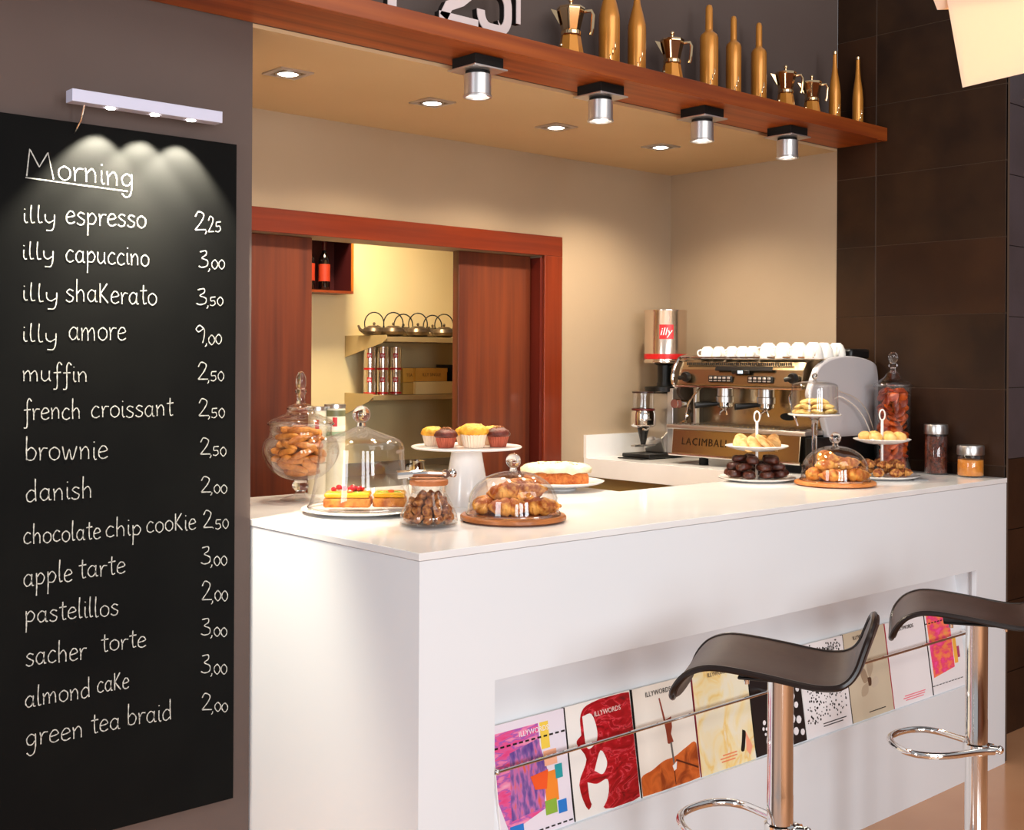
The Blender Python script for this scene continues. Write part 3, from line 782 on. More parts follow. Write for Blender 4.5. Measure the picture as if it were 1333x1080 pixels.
magazine(1, MX[1]+.003, .247, 'magazine with glossy red swirls over white shapes, second from the left', offw, blackp,
         [('red_print', curve_poly([(.20, .72), (.22, .9), (.40, .98), (.99, .985), (.99, .02), (.45, .02), (.34, .2), (.20, .06), (.10, .3), (.24, .5), (.12, .66)]), swirl),
          ('white_shape', curve_poly([(.24, .88), (.38, .88), (.44, .72), (.40, .62), (.26, .60)]), offw), ('white_shape', curve_poly([(.34, .38), (.46, .54), (.54, .42), (.46, .33)]), offw),
          ('white_shape', curve_poly([(.22, .30), (.36, .26), (.52, .27), (.5, .12), (.36, .02), (.24, .12)]), offw)], ('ILLYWORDS', .62, .87, .022, 'f0d8d0'))
figure = [('figure_print', [(.42, .86), (.44, .86), (.50, .64), (.60, .66), (.60, .56), (.57, .5), (.60, .42), (.52, .41), (.50, .42), (.49, .55)], col('rust', '8a3a26')),
          ('leg_print', [(.54, .42), (.57, .42), (.585, .2), (.56, .2)], col('grey', '6a6460')), ('foot_print', [(.54, .2), (.62, .23), (.6, .16), (.56, .15)], whitep)]
magazine(2, MX[2]+.003, .245, 'magazine with a slim dancing figure above an orange mound, third from the left', M('print_ivory', 'eae0d4', .4), blackp,
         [('mound_print', curve_poly([(.01, .01), (.99, .01), (.99, .34), (.8, .33), (.6, .28), (.4, .27), (.2, .22), (.01, .18)]), mound)]+figure+[('line_print', [(.6, .24), (.62, .25), (.98, .12), (.98, .10)], M('print_umber', '5a2410', .4)), ('line_print', [(.56, .15), (.57, .15), (.57, .02), (.56, .02)], MC['print_umber'])],
         ('ILLYWORDS', .42, .92, .023, '3a3432'))
magazine(3, MX[3]+.003, .252, 'cream magazine with pale yellow washes and a small dark figure, fourth from the left', cream_p, M('print_maroon', '8a2230', .4),
         [('figure_print', curve_poly([(.80, .33), (.86, .30), (.84, .22), (.80, .12), (.74, .13), (.77, .22)]), blackp), ('pink_print', [(.86, .3), (.96, .14), (.9, .06), (.84, .12)], col('salmon', 'f0a080')),
          ('text_lines', sq(.35, .66, .10, .112), col('salmon2', 'e88a60')), ('text_lines', sq(.37, .62, .07, .082), MC['print_salmon2']), ('text_lines', sq(.4, .66, .13, .142), MC['print_salmon2'])], ('ILLYWORDS', .45, .95, .02, '6a5a50'))
dots = [('white_blob', curve_poly([(cx_+r_*cos(a)*1.0, cy_+r_*sin(a)*.85) for a in [k*pi/3 for k in range(6)]], 2), wht) for cx_, cy_, r_ in
        [(.2, .32, .03), (.17, .26, .022), (.23, .25, .02), (.2, .2, .018), (.3, .12, .10), (.72, .62, .05), (.80, .50, .05), (.72, .42, .045), (.86, .40, .04), (.75, .27, .06), (.88, .24, .05), (.8, .13, .05), (.93, .1, .04), (.92, .56, .035), (.66, .18, .035)]]
magazine(4, MX[4]+.003, .254, 'charcoal magazine with white blobs, behind the pole of the nearer stool', blk, blackp, dots, ('ILLYWORDS', .5, .94, .02, 'c8c0c0'))
random.seed(3)
dd = []
for k in range(260):
    u, v = random.uniform(.04, .95), random.uniform(.14, .98); r_ = random.uniform(.009, .018)
    dd.append([(u+r_*cos(a), v+r_*.85*sin(a)) for a in [q*pi/3 for q in range(6)]])
m6 = magazine(5, MX[5]+.003, .250, 'white magazine sprinkled with black dots, sixth from the left', wht, whitep, [], ('ILLYWORDS', .55, .89, .024, '2a2624'))
mb = MB()
for p in dd: mb.prism([(a*.25, b*MH) for a, b in p], -.0003, 0, 'y')
do = obj('black_dots', mb, blackp, m6, smooth=False); do['kind'] = 'stuff'
obj('text_lines', MB().prism([(.09, .030), (.22, .030), (.22, .033), (.09, .033)], -.0004, 0, 'y').prism([(.09, .022), (.2, .022), (.2, .025), (.09, .025)], -.0004, 0, 'y'), blackp, m6, smooth=False)
magazine(6, MX[6]+.003, .250, 'beige magazine with a pale flower sketch, seventh from the left', tan, blackp,
         [('petal', curve_poly([(.50, .42), (.62, .56), (.56, .66), (.46, .58)]), col('petal', 'b8a48c')), ('petal', curve_poly([(.48, .42), (.40, .56), (.30, .52), (.36, .40)]), col('petal2', 'a89078')),
          ('petal', curve_poly([(.50, .40), (.66, .44), (.70, .36), (.56, .32)]), col('petal3', 'c8b8a4')), ('petal', curve_poly([(.46, .40), (.30, .36), (.28, .26), (.42, .28)]), MC['print_petal']),
          ('flower_heart', curve_poly([(.45, .45), (.53, .44), (.52, .36), (.46, .36)]), col('umber2', '5a4030')), ('text_lines', sq(.4, .8, .06, .068), blackp)], ('ILLYWORDS', .4, .93, .02, '4a3a30'))
magazine(7, MX[7]+.003, .255, 'plain white magazine with small pink print and a crimson spine, eighth from the left', wht, col('crimson', 'b8203c'),
         [('text_lines', sq(.28, .82, .10, .112), col('pink', 'f07a8a')), ('text_lines', sq(.24, .80, .075, .087), MC['print_pink']), ('text_lines', sq(.3, .76, .05, .06), MC['print_pink'])], ('ILLYWORDS', .5, .9, .022, '3a3432'))
magazine(8, MX[8]+.003, .245, 'magazine with a hot pink and orange plaid cover, last at the right end', wht, blackp,
         [('plaid_print', [(.06, .2), (.68, .26), (.70, .97), (.04, .97)], hot), ('colour_patch', sq(.70, .80, .3, .62), col('amber', 'f8b848')), ('colour_patch', sq(.80, .87, .36, .5), col('plum', 'b0406a'))] +
         [('dash', sq(u, u+.05, .86, .872), blackp) for u in [k*.085 for k in range(9)]]+[('dash', sq(u, u+.06, .10, .108), blackp) for u in [k*.09 for k in range(10)]], None)

# ------------------------------------------------------------------ glassware builders
def dome(name, label, x, y, z, r, h, knob=.022, straight=.45, group=None, bell=False):
    t = thing(name, label, 'cake dome', (x, y, z), 0, group)
    pr = [(r*1.02, .0005), (r*1.0, .004)]
    hs = h*straight
    for k in range(5): pr.append((r*(1-.03*(k+1)/5), .004+hs*(k+1)/5))
    r1 = r*.97; hh = h-hs-.004
    for k in range(1, 11):
        a = pi/2*k/10; pr.append((r1*cos(a)**.92 if k < 10 else .012, .004+hs+hh*sin(a)))
    if bell: pr = [(q.x, q.z) for q in smooth_line([(r*1.03, 0, .0005), (r*.98, 0, .015), (r*.91, 0, .06), (r*.85, 0, .12), (r*.83, 0, h*.70), (r*.82, 0, h*.75), (r*.75, 0, h*.83), (r*.52, 0, h*.90), (r*.28, 0, h*.955), (.014, 0, h)], 4)]
    obj('dome_glass', MB().lathe(pr, 56), gthin, t, ang=80)
    obj('glass_rim', MB().lathe([(r*1.015+.0025*cos(a), .003+.0025*sin(a)) for a in [q*pi/3 for q in range(7)]], 56), gthick, t)
    obj('knob', MB().lathe([(0, h-.002), (knob*.55, h-.001), (knob*.45, h+knob*.5)]+[(knob*cos(a), h+knob*1.35+knob*sin(a)) for a in [radians(q) for q in range(-65, 91, 15)]], 28), gthick, t)
    return t


def plate(name, label, x, y, r, z=CT, h=.014, m=None, foot=None):
    t = obj(name, MB().lathe([(0, 0), (r*.6, 0), (r*.64, .003), (r*.97, h-.003), (r, h), (r*.985, h+.002), (r*.86, h-.003), (r*.6, .006), (0, .006)], 56), m or plate_m, ang=50)
    t.location = (x, y, z); return tag(t, label, 'plate')


def croissant_mb(L=.122, R=.031, bend=1.7, seed=0):
    rnd = random.Random(seed); mb = MB(); n = 37; seg = 14; vs = []; fs = []
    rad = L/bend
    for i in range(n):
        f = i/(n-1)*2-1; a = f*bend/2; c = Vector((rad*sin(a), rad*(cos(a)-1), 0)); tn = Vector((cos(a), -sin(a), 0)); nr = Vector((sin(a), cos(a), 0))
        r_ = R*max(.12, (1-abs(f)**1.9))**.75; r_ *= 1+.24*(abs(sin(f*7.5+.4))**.6-.55)
        for k in range(seg):
            b = 2*pi*k/seg; q = r_*(1+rnd.uniform(-.07, .07)); vs.append(c+nr*(q*cos(b))+Vector((0, 0, q*.8*sin(b)+R*.76)))
    for i in range(n-1):
        for k in range(seg): l = (k+1) % seg; fs.append((i*seg+k, i*seg+l, (i+1)*seg+l, (i+1)*seg+k))
    fs.append(tuple(range(seg))[::-1]); fs.append(tuple((n-1)*seg+k for k in range(seg)))
    return mb.add(vs, fs)


pastry = M('croissant_crust', 'a44c10', .55, c2='f2ac50', scale=34, bump=.5, bscale=70, lo=.40, hi=.60)
pastry2 = M('golden_crust', 'b05c14', .55, c2='eeac4e', scale=34, bump=.5, bscale=70, lo=.40, hi=.60)
biscotti = M('biscuit', '9c5010', .6, c2='d88c38', scale=30, bump=.4, bscale=60)
choc = M('chocolate', '2a0f08', .28, c2='451a0e', scale=40, bump=.5, bscale=70)
choc_cake = M('chocolate_muffin', '3c1008', .5, c2='6a2412', scale=40, bump=.5, bscale=80)
yellow_cake = M('golden_muffin', 'c47c0c', .55, c2='f0b83c', scale=34, bump=.6, bscale=70)
paper_w = M('paper_cup_white', 'ead2b8', .7)
paper_b = M('paper_cup_brown', 'a85038', .7, c2='8a3a24', scale=30)
woodplate = wood('acacia', '8a4a1c', 'b0662c', 'x', .4, .15, 5)
lightwood = wood('light_board', 'b8672a', 'd48844', 'x', .42, .15, 5)
corkw = wood('lid_wood', 'a0582a', 'b86a38', 'x', .5, .1, 6)


def scatter(base, spots, label, group):
    for k, (loc, rot) in enumerate(spots):
        if k == 0: base.location = loc; base.rotation_euler = rot
        else:
            o = base.copy(); COL.objects.link(o); o.location = loc; o.rotation_euler = rot


# footed cookie jar -------------------------------------------------
def at(px, py): p = onz(px, py, CT); return p.x, p.y


random.seed(11)
x, y = at(391, 651)
t = thing('cookie_jar', 'footed bulbous glass jar of biscuits with a tall pointed stopper at the counter end', 'jar', (x, y, CT))
obj('foot', MB().lathe([(0, .0), (.062, .0), (.064, .003), (.05, .009), (.022, .018), (.014, .028), (0, .03)], 48), gthin, t, ang=80)
obj('stem', MB().lathe([(0, .03), (.016, .03), (.026, .042), (.026, .052), (.018, .062), (0, .064)], 32), gthick, t)
bowl = [(.0, .062), (.03, .064), (.07, .078), (.10, .105), (.118, .14), (.120, .165), (.112, .19), (.098, .205), (.098, .235), (.1, .24)]
obj('bowl', MB().lathe([(q.x, q.z) for q in smooth_line([(a, 0, b) for a, b in bowl], 3)], 56), gthin, t, ang=80)
lid = [(.102, .238), (.104, .243), (.09, .256), (.062, .268), (.045, .276), (.042, .292), (.034, .298), (.018, .304)]
o = obj('lid', MB().lathe([(q.x, q.z) for q in smooth_line([(a, 0, b) for a, b in lid], 3)], 56), gthin, t, ang=80)
obj('lid_rim', MB().lathe([(.1025+.003*cos(a), .240+.003*sin(a)) for a in [q*pi/3 for q in range(7)]], 56), gthick, o)
obj('lid_ring', MB().lathe([(.041+.003*cos(a), .288+.003*sin(a)) for a in [q*pi/3 for q in range(7)]], 40), gthick, o)
obj('stopper', MB().lathe([(0, .300), (.016, .302), (.012, .315), (.013, .33), (.019, .342), (.013, .352), (.017, .362), (.016, .385), (.009, .402), (0, .406)], 28), gthick, o)
b0 = tag(obj('biscuit', MB().blob((0, 0, 0), (.052, .017, .012), 18, 9, .05, 3, sq=.8), biscotti), 'golden oval biscuit in the footed glass jar', 'biscuit', 'biscuits in the footed jar')
sp = []
for lay, (zz, rr, nn) in enumerate([(.088, .02, 2), (.108, .045, 5), (.131, .055, 6), (.154, .057, 6), (.177, .052, 6), (.2, .045, 5), (.217, .03, 3)]):
    for k in range(nn):
        a = 2*pi*k/nn+lay*1.1
        sp.append(((x+rr*cos(a), y+rr*sin(a), CT+zz), (random.uniform(-.4, .4), random.uniform(-.45, .45), a+pi/2+random.uniform(-.5, .5))))
scatter(b0, sp, '', '')

# large cloche with fruit tart -----------------------------------------
x, y = at(470, 667)
plate('cake_plate', 'white marbled round plate under the tall glass dome with the fruit tarts', x, y, .172, h=.014)
dome('cake_dome', 'tallest glass dome with a round knob, over the fruit tarts', x, y, CT+.017, .150, .232, .026, .42, bell=True)
crust = M('tart_crust', 'a8561a', .7, c2='d88a34', scale=40, bump=.6, bscale=90)
custard = M('custard', 'e89c04', .3, coat=.3, c2='f0b00a', scale=14)
redb = M('red_berry', 'b0101c', .18, coat=.6); greenf = M('kiwi', '8aa81c', .25, coat=.6); orf = M('apricot_piece', 'e8601c', .25, coat=.6)


def tart(lx, ly, L_, W_, label, red_=True):
    t = thing('fruit_tart', label, 'cake', (lx, ly, CT+.020), radians(-40), 'fruit tart slices under the tall dome')
    obj('crust', MB().box(-L_/2, L_/2, -W_/2, W_/2, 0, .026), crust, t, bevel=.006)
    obj('custard', MB().box(-L_/2+.002, L_/2-.002, -W_/2+.002, W_/2-.002, .0265, .042), custard, t, bevel=.007, bseg=3)
    rnd = random.Random(int(lx*1000))
    if red_:
        for k in range(16): obj('raspberry', MB().blob((rnd.uniform(-L_*.34, L_*.30), rnd.uniform(-.008, W_*.42), .048+rnd.uniform(0, .005)), (.0085, .0085, .0075), 9, 6), redb, t)
    for k in range(3): obj('kiwi_slice', MB().blob((-L_*.26+k*L_*.25, -W_*.3, .0425), (.014, .008, .003), 12, 6), greenf, t)
    obj('fruit_piece', MB().blob((L_*.05, -W_*.32, .044), (.01, .008, .006), 10, 6), orf, t)
    return t


tart(x-.035, y+.035-.02, .134, .085, 'fruit tart slice topped with raspberries, left under the tall dome')
tart(x+.065, y-.072+.02, .095, .085, 'yellow fruit tart slice with kiwi, right under the tall dome', False)

# jar of clusters with tongs ---------------------------------------------
x, y = at(558, 683)
t = thing('cluster_jar', 'low faceted glass jar of brown clusters with a wooden lid', 'jar', (x, y, CT))
obj('jar_glass', MB().lathe([(0, .003), (.070, .003), (.078, .012), (.076, .03), (.062, .06), (.048, .085), (.045, .092)], 40), gthin, t, ang=80)
obj('jar_base', MB().lathe([(0, 0), (.072, 0), (.078, .006), (.072, .010), (0, .008)], 40), gthin, t)
obj('neck', MB().lathe([(.047, .088), (.047, .112), (.044, .112), (.044, .088)], 40), gthin, t)
obj('wooden_lid', MB().lathe([(0, .108), (.05, .108), (.052, .112), (.052, .121), (.048, .124), (0, .124)], 40), corkw, t)
clus = M('cluster', '6e2c10', .35, c2='c07a3c', scale=90, bump=.6, bscale=110)
c0 = tag(obj('cluster', MB().blob((0, 0, 0), (.016, .013, .012), 10, 7, .18, 5), clus), 'small brown nut cluster in the wooden-lidded jar', 'sweet', 'clusters in the wooden-lidded jar')
sp = []
for zz, rr, nn in [(.022, .055, 12), (.022, .028, 6), (.042, .05, 11), (.042, .024, 5), (.062, .038, 8), (.078, .022, 5), (.062, .01, 2)]:
    for k in range(nn):
        a = 2*pi*k/nn+zz*40; sp.append(((x+rr*cos(a), y+rr*sin(a), CT+zz), (random.uniform(0, 6), random.uniform(0, 6), random.uniform(0, 6))))
scatter(c0, sp, '', '')
tg_ = thing('serving_tongs', 'polished metal tongs lying across the wooden lid of the low jar', 'tongs', (x, y, CT+.1255), radians(-32))
for s in (-1, 1):
    mbt = MB(); P = [(-.085, s*.012, .010), (-.03, s*.011, .013), (.02, s*.008, .012), (.045, s*.004, .011)]
    vs = []
    mbt.tube(smooth_line(P, 4), [.0065+.0035*(1-i/12) for i in range(13)], 8); obj('arm', mbt, chrome, tg_)
obj('pivot', MB().tube([(.045, -.008, .011), (.045, .008, .011)], .011, 12).blob((.064, 0, .012), (.012, .012, .012), 12, 8), chrome, tg_)

# croissants under low dome -------------------------------------------------
x, y = at(668, 677)
tb = tag(obj('serving_board', MB().lathe([(0, 0), (.135, 0), (.147, .006), (.147, .014), (.143, .018), (0, .018)], 56), woodplate), 'round dark wooden board under the nearer croissant dome', 'board'); tb.location = (x, y, CT)
dome('cake_dome', 'low glass dome with a ball knob over the nearer croissants', x, y, CT+.0185, .128, .118, .021, .22)
cz = CT+.019
c0 = tag(obj('croissant', croissant_mb(), pastry), 'golden croissant in the heap under the nearer low dome', 'croissant', 'croissants under the nearer low dome')
scatter(c0, [((x-.045, y-.03, cz), (0, 0, 2.6)), ((x+.035, y-.068, cz), (0, 0, 2.2)), ((x+.06, y+.01, cz), (0, 0, .9)), ((x-.06, y+.05, cz), (0, 0, 3.9)), ((x+.02, y+.07, cz), (0, 0, .3)),
             ((x-.02, y+.0, cz+.038), (.15, .1, 2.4)), ((x+.02, y-.035, cz+.036), (.1, .25, 1.9)), ((x+.035, y+.02, cz+.045), (-.2, .1, 2.9))], '', '')

# muffin stand --------------------------------------------------------------------
x, y = at(607, 657)
ms = thing('cake_stand', 'white pedestal cake stand with a wide conical foot carrying muffins', 'cake stand', (x, y, CT))
HS = .178
obj('pedestal', MB().lathe([(0, 0), (.074, 0), (.075, .004), (.066, .05), (.046, .165), (.044, HS-.008), (0, HS-.008)], 48), plate_m, ms)
obj('plate', MB().lathe([(0, HS-.008), (.10, HS-.008), (.165, HS-.004), (.170, HS), (.168, HS+.003), (.16, HS), (0, HS)], 64), plate_m, ms)


def muffin(px, dd_, kind, label, k=1.0):
    # placed on the stand by its bearing from the camera, dd_ = offset in depth from the stand's axis
    c = Vector((x, y, 0)); base_d = c.dot(fw)+dd_; lat = (px-CX)/CF*base_d; p = fw*base_d+rt*lat
    t = thing('muffin', label, 'muffin', (p.x, p.y, CT+HS+.0005), 0, 'muffins on the white cake stand')
    mb = MB(); n = 48; vs = []; fs = []
    for z, r in ((0, .026), (.036, .036)):
        for i in range(n): rr = k*(r+(.0011 if i % 2 else -.0011)); vs.append((rr*cos(2*pi*i/n), rr*sin(2*pi*i/n), z*k))
    fs = [(i, (i+1) % n, n+(i+1) % n, n+i) for i in range(n)]+[tuple(range(n))[::-1]]
    obj('paper_cup', mb.add(vs, fs), paper_b if kind else paper_w, t, ang=20)
    top_ = [(0, .034*k), (.034*k, .034*k), (.041*k, .039*k), (.042*k, .045*k), (.036*k, .056*k), (.022*k, .064*k), (0, .067*k)]
    q = MB().lathe(top_, 26); rnd = random.Random(px); q.v = [(a*(1+rnd.uniform(-.03, .03)), b*(1+rnd.uniform(-.03, .03)), c_+rnd.uniform(-.0012, .0012)*(c_ > .04)) for a, b, c_ in q.v]
    o = obj('muffin_top', q, choc_cake if kind else yellow_cake, t, ang=60)
    if kind:
        for j in range(5):
            a = rnd.uniform(0, 6.28); obj('shaving', MB().tube([(.022*cos(a)*k, .022*sin(a)*k, .066*k), (.008*cos(a+1)*k, .008*sin(a+1)*k, .071*k), (.018*cos(a+2)*k, .018*sin(a+2)*k, .068*k)], .0014, 5), M('cocoa_shaving', 'a8683c', .5), o)
    else:
        for j in range(4):
            a = rnd.uniform(0, 6.28); obj('nut_flake', MB().blob((.02*cos(a)*k, .02*sin(a)*k, .0635*k), (.005, .004, .0018), 8, 5), M('nut_flake', 'f0cc70', .5), o)


muffin(564, .03, 0, 'golden muffin in white paper at the left of the cake stand', .9)
muffin(581, -.045, 1, 'chocolate muffin at the front left of the cake stand', .86)
muffin(607, .07, 0, 'golden muffin standing behind the large front one on the stand', .88)
muffin(617, -.03, 0, 'largest golden muffin at the centre front of the cake stand', 1.1)
muffin(642, .085, 0, 'golden muffin with nuts at the back right of the stand', .9)
muffin(649, .0, 1, 'chocolate muffin at the right edge of the cake stand', .9)

# carrot cake --------------------------------------------------------------------
x, y = 2.875, 2.985
t = thing('cake_platter', 'low footed white platter carrying the iced loaf cake', 'platter', (x, y, CT))
obj('foot', MB().lathe([(0, 0), (.06, 0), (.062, .004), (.045, .012), (0, .012)], 40), plate_m, t)
obj('plate', MB().lathe([(0, .012), (.1, .012), (.152, .024), (.158, .03), (.154, .031), (.10, .018), (0, .018)], 64), plate_m, t)
t = thing('iced_cake', 'brown carrot loaf cake with thick white speckled icing on a platter', 'cake', (x-.012, y, CT+.0185), radians(-42))
mb = MB().box(-.11, .11, -.065, .065, 0, .042); obj('sponge', mb, M('carrot_sponge', 'a8501c', .8, c2='c87a3c', scale=60, bump=.8, bscale=120), t, bevel=.012, bseg=3)
rnd = random.Random(4); q = MB().blob((0, 0, .046), (.122, .075, .030), 40, 16, .045, 4, sq=.72); q.v = [(a, b, max(c, .043+.007*sin(a*90)*sin(b*70+1))) for a, b, c in q.v]
ic = obj('icing', q, M('icing', 'd8c69c', .6, c2='ece0c2', scale=24, bump=.9, bscale=46), t, ang=70)
for k in range(26):
    a = rnd.uniform(-.09, .09); b = rnd.uniform(-.05, .05); zz = .046+.030*max(0, 1-(abs(a)/.122)**2.78-(abs(b)/.075)**2.78)**.36
    obj('green_fleck', MB().box(a-.004, a+.004, b-.002, b+.002, zz-.001, zz+.0012), M('fleck', '5a6a2c', .6), ic, smooth=False)

# two tier stands ------------------------------------------------------------------
def tier_stand(name, label, x, y, r0, r1, zt, zh):
    t = thing(name, label, 'tiered stand', (x, y, CT))
    obj('lower_plate', MB().lathe([(0, 0), (r0*.7, 0), (r0*.97, .009), (r0, .013), (r0*.98, .014), (r0*.8, .006), (0, .006)], 56), plate_m, t)
    obj('upper_plate', MB().lathe([(0, zt), (r1*.55, zt), (r1*.92, zt+.012), (r1, zt+.018), (r1*.98, zt+.020), (r1*.85, zt+.012), (.5*r1, zt+.005), (0, zt+.005)], 56), plate_m, t)
    obj('rod', MB().lathe([(.0055, .005), (.0055, zh-.042), (.0035, zh-.036)], 16), porcelain, t)
    a_ = [(0, .0)]
    pts = [Vector((rt.x*.0105*sin(a), rt.y*.0105*sin(a), zh-.02+.02*-cos(a))) for a in [2*pi*k/24 for k in range(24)]]
    obj('ring_handle', MB().tube(pts, .0030, 8, closed=True), porcelain, t)
    return t


x, y = at(985, 625)
tier_stand('tiered_stand', 'white two-tier stand with brownies below and wafers above', x, y, .145, .118, .112, .258)
b0 = tag(obj('brownie', MB().blob((0, 0, .013), (.029, .023, .014), 14, 9, .10, 21, sq=.62), choc, ang=70), 'dark glossy chocolate brownie piled on the lower plate', 'brownie', 'brownies on the two-tier stand')
sp = []
for lay, (nn, rr) in enumerate([(9, .092), (7, .080), (5, .062)]):
    for k in range(nn):
        a = 2*pi*k/nn+lay*.5; sp.append(((x+rr*cos(a), y+rr*sin(a), CT+.0145+lay*.0265), (random.uniform(-.15, .15), random.uniform(-.15, .15), a+random.uniform(-.4, .4))))
scatter(b0, sp, '', '')
wafer = M('wafer', 'c08a48', .6, c2='dcb67c', scale=40, bump=.4, bscale=90)
w0 = tag(obj('wafer', MB().blob((0, 0, 0), (.036, .026, .006), 16, 6, .04, 2), wafer), 'pale thin biscuit leaning on the upper plate', 'biscuit', 'pale biscuits on the two-tier stand')
sp = []
for k in range(12):
    a = 2*pi*k/12; sp.append(((x+.062*cos(a), y+.062*sin(a), CT+.135+.007*(k % 3)), (.5*sin(a*2), .75, a+1.1)))
scatter(w0, sp, '', '')

x, y = at(1148, 622)
tier_stand('tiered_stand', 'white two-tier stand with round golden cakes above, beside the tallest jar', x, y, .142, .108, .132, .262)
ball = M('round_cake', 'd8a04c', .55, c2='efc880', scale=30, bump=.3, bscale=60)
w0 = tag(obj('round_cake', MB().blob((0, 0, 0), (.026, .026, .020), 16, 9, .03, 2), ball), 'round golden cake on the upper plate beside the tall jar', 'cake', 'round golden cakes on the upper plate')
scatter(w0, [((x+.068*cos(2*pi*k/8+.2), y+.068*sin(2*pi*k/8+.2), CT+.158), (0, 0, k)) for k in range(8)], '', '')
nut = M('nutty_pastry', '8a4018', .5, c2='d89850', scale=60, bump=.6, bscale=110, lo=.42, hi=.58)
w0 = tag(obj('small_pastry', croissant_mb(.06, .019, 1.2, 3), nut), 'small brown filled pastry on the lower plate by the tall jar', 'pastry', 'small pastries on the lower plate')
sp = []
for lay, (nn, rr) in enumerate([(8, .085), (6, .06)]):
    for k in range(nn): a = 2*pi*k/nn+.4+lay*.3; sp.append(((x+rr*cos(a), y+rr*sin(a), CT+.012+lay*.028), (0, 0, a+pi/2*(k % 2))))
scatter(w0, sp, '', '')

# footed glass stand with small dome ----------------------------------------------
x, y = 3.86, 2.618
gs = thing('glass_cake_stand', 'tall slender glass stand carrying cookies under a small dome', 'cake stand', (x, y, CT))
HG = .243
obj('foot', MB().lathe([(0, 0), (.054, 0), (.055, .003), (.02, .010), (.012, .02), (0, .02)], 40), gthin, gs)
obj('stem', MB().lathe([(0, .02), (.010, .02), (.0085, .06), (.009, .16), (.014, HG-.018), (.022, HG-.008), (0, HG-.006)], 24), gthick, gs)
obj('plate', MB().lathe([(0, HG-.007), (.06, HG-.006), (.097, HG), (.1, HG+.004), (.098, HG+.006), (.09, HG+.002), (0, HG)], 56), plate_m, gs)
dome('cake_dome', 'small cylindrical glass dome on the slender glass stand before the coffee machine', x, y, CT+HG+.003, .088, .128, .012, .8)
pist = M('pistachio_cookie', 'c89038', .6, c2='e8cc80', scale=50, bump=.5, bscale=90)
w0 = tag(obj('cookie', MB().blob((0, 0, 0), (.027, .024, .010), 14, 7, .06, 2), pist), 'golden nut cookie on the slender glass stand', 'cookie', 'cookies on the slender glass stand')
sp = []
for lay, (nn, rr) in enumerate([(8, .058), (7, .050), (4, .03)]):
    for k in range(nn): a = 2*pi*k/nn+lay*.4; sp.append(((x+rr*cos(a), y+rr*sin(a), CT+HG+.014+lay*.019), (random.uniform(-.35, .35), random.uniform(-.35, .35), a)))
scatter(w0, sp, '', '')

# second croissant dome ---------------------------------------------------------
x, y = at(1087, 631)
tb = tag(obj('serving_board', MB().lathe([(0, 0), (.130, 0), (.144, .005), (.144, .013), (.138, .016), (0, .016)], 56), lightwood), 'round light wooden board under the farther pastry dome', 'board'); tb.location = (x, y, CT)
dome('cake_dome', 'low glass dome with a ball knob over pastries before the coffee machine', x, y, CT+.0165, .122, .125, .021, .25)
cz = CT+.0165
c0 = tag(obj('croissant', croissant_mb(.11, .029, 1.6, 8), pastry2), 'golden pastry in the heap under the farther low dome', 'croissant', 'pastries under the farther low dome')
scatter(c0, [((x-.05, y-.03, cz), (0, 0, 2.5)), ((x+.03, y-.065, cz), (0, 0, 2.1)), ((x+.065, y+.0, cz), (0, 0, 1.0)), ((x-.055, y+.05, cz), (0, 0, 3.8)), ((x+.02, y+.065, cz), (0, 0, .4)),
             ((x-.03, y+.0, cz+.039), (.15, .1, 2.9)), ((x+.025, y-.03, cz+.038), (.1, .2, 1.9)), ((x+.03, y+.03, cz+.04), (-.1, .1, 2.6)), ((x-.035, y+.02, cz+.062), (.3, 0, 1.2))], '', '')

# tallest jar -----------------------------------------------------------------------
x, y = at(1163, 614)
x, y = 4.40, 2.612
t = thing('tall_jar', 'tallest lidded glass jar packed with dried orange fruit by the dark wall', 'jar', (x, y, CT))
obj('jar_glass', MB().lathe([(0, .006), (.066, .006), (.072, .012), (.072, .335), (.075, .345), (.078, .348)], 48), gthin, t, ang=80)
obj('jar_base', MB().lathe([(0, 0), (.068, 0), (.073, .006), (.07, .012), (0, .01)], 48), gthin, t)
o = obj('lid', MB().lathe([(.080, .349), (.08, .353), (.06, .366), (.034, .385), (.026, .40), (.015, .41)], 40), gthin, t, ang=80)
obj('lid_rim', MB().lathe([(.078+.003*cos(a), .351+.003*sin(a)) for a in [q*pi/3 for q in range(7)]], 48), gthick, o)
obj('stopper', MB().lathe([(0, .398), (.012, .40), (.010, .42), (.02, .432), (.012, .442), (.020, .458), (.018, .475), (.009, .485), (0, .487)], 24), gthick, o)
drf = M('dried_fruit', '7a1c04', .35, c2='cc5610', scale=16, bump=.4, bscale=50, lo=.4, hi=.6)
w0 = tag(obj('dried_fruit', MB().blob((0, 0, 0), (.026, .022, .0085), 12, 7, .1, 2), drf), 'orange dried fruit piece in the tallest jar', 'dried fruit', 'dried fruit in the tallest jar')
sp = []
random.seed(5)
for lay in range(15):
    for k in range(7):
        a = 2*pi*k/7+lay*.7; rr = .040 if k else .01
        sp.append(((x+rr*cos(a), y+rr*sin(a), CT+.026+lay*.0215), (random.uniform(-1.1, 1.1), random.uniform(-1.1, 1.1), random.uniform(0, 6))))
scatter(w0, sp, '', '')

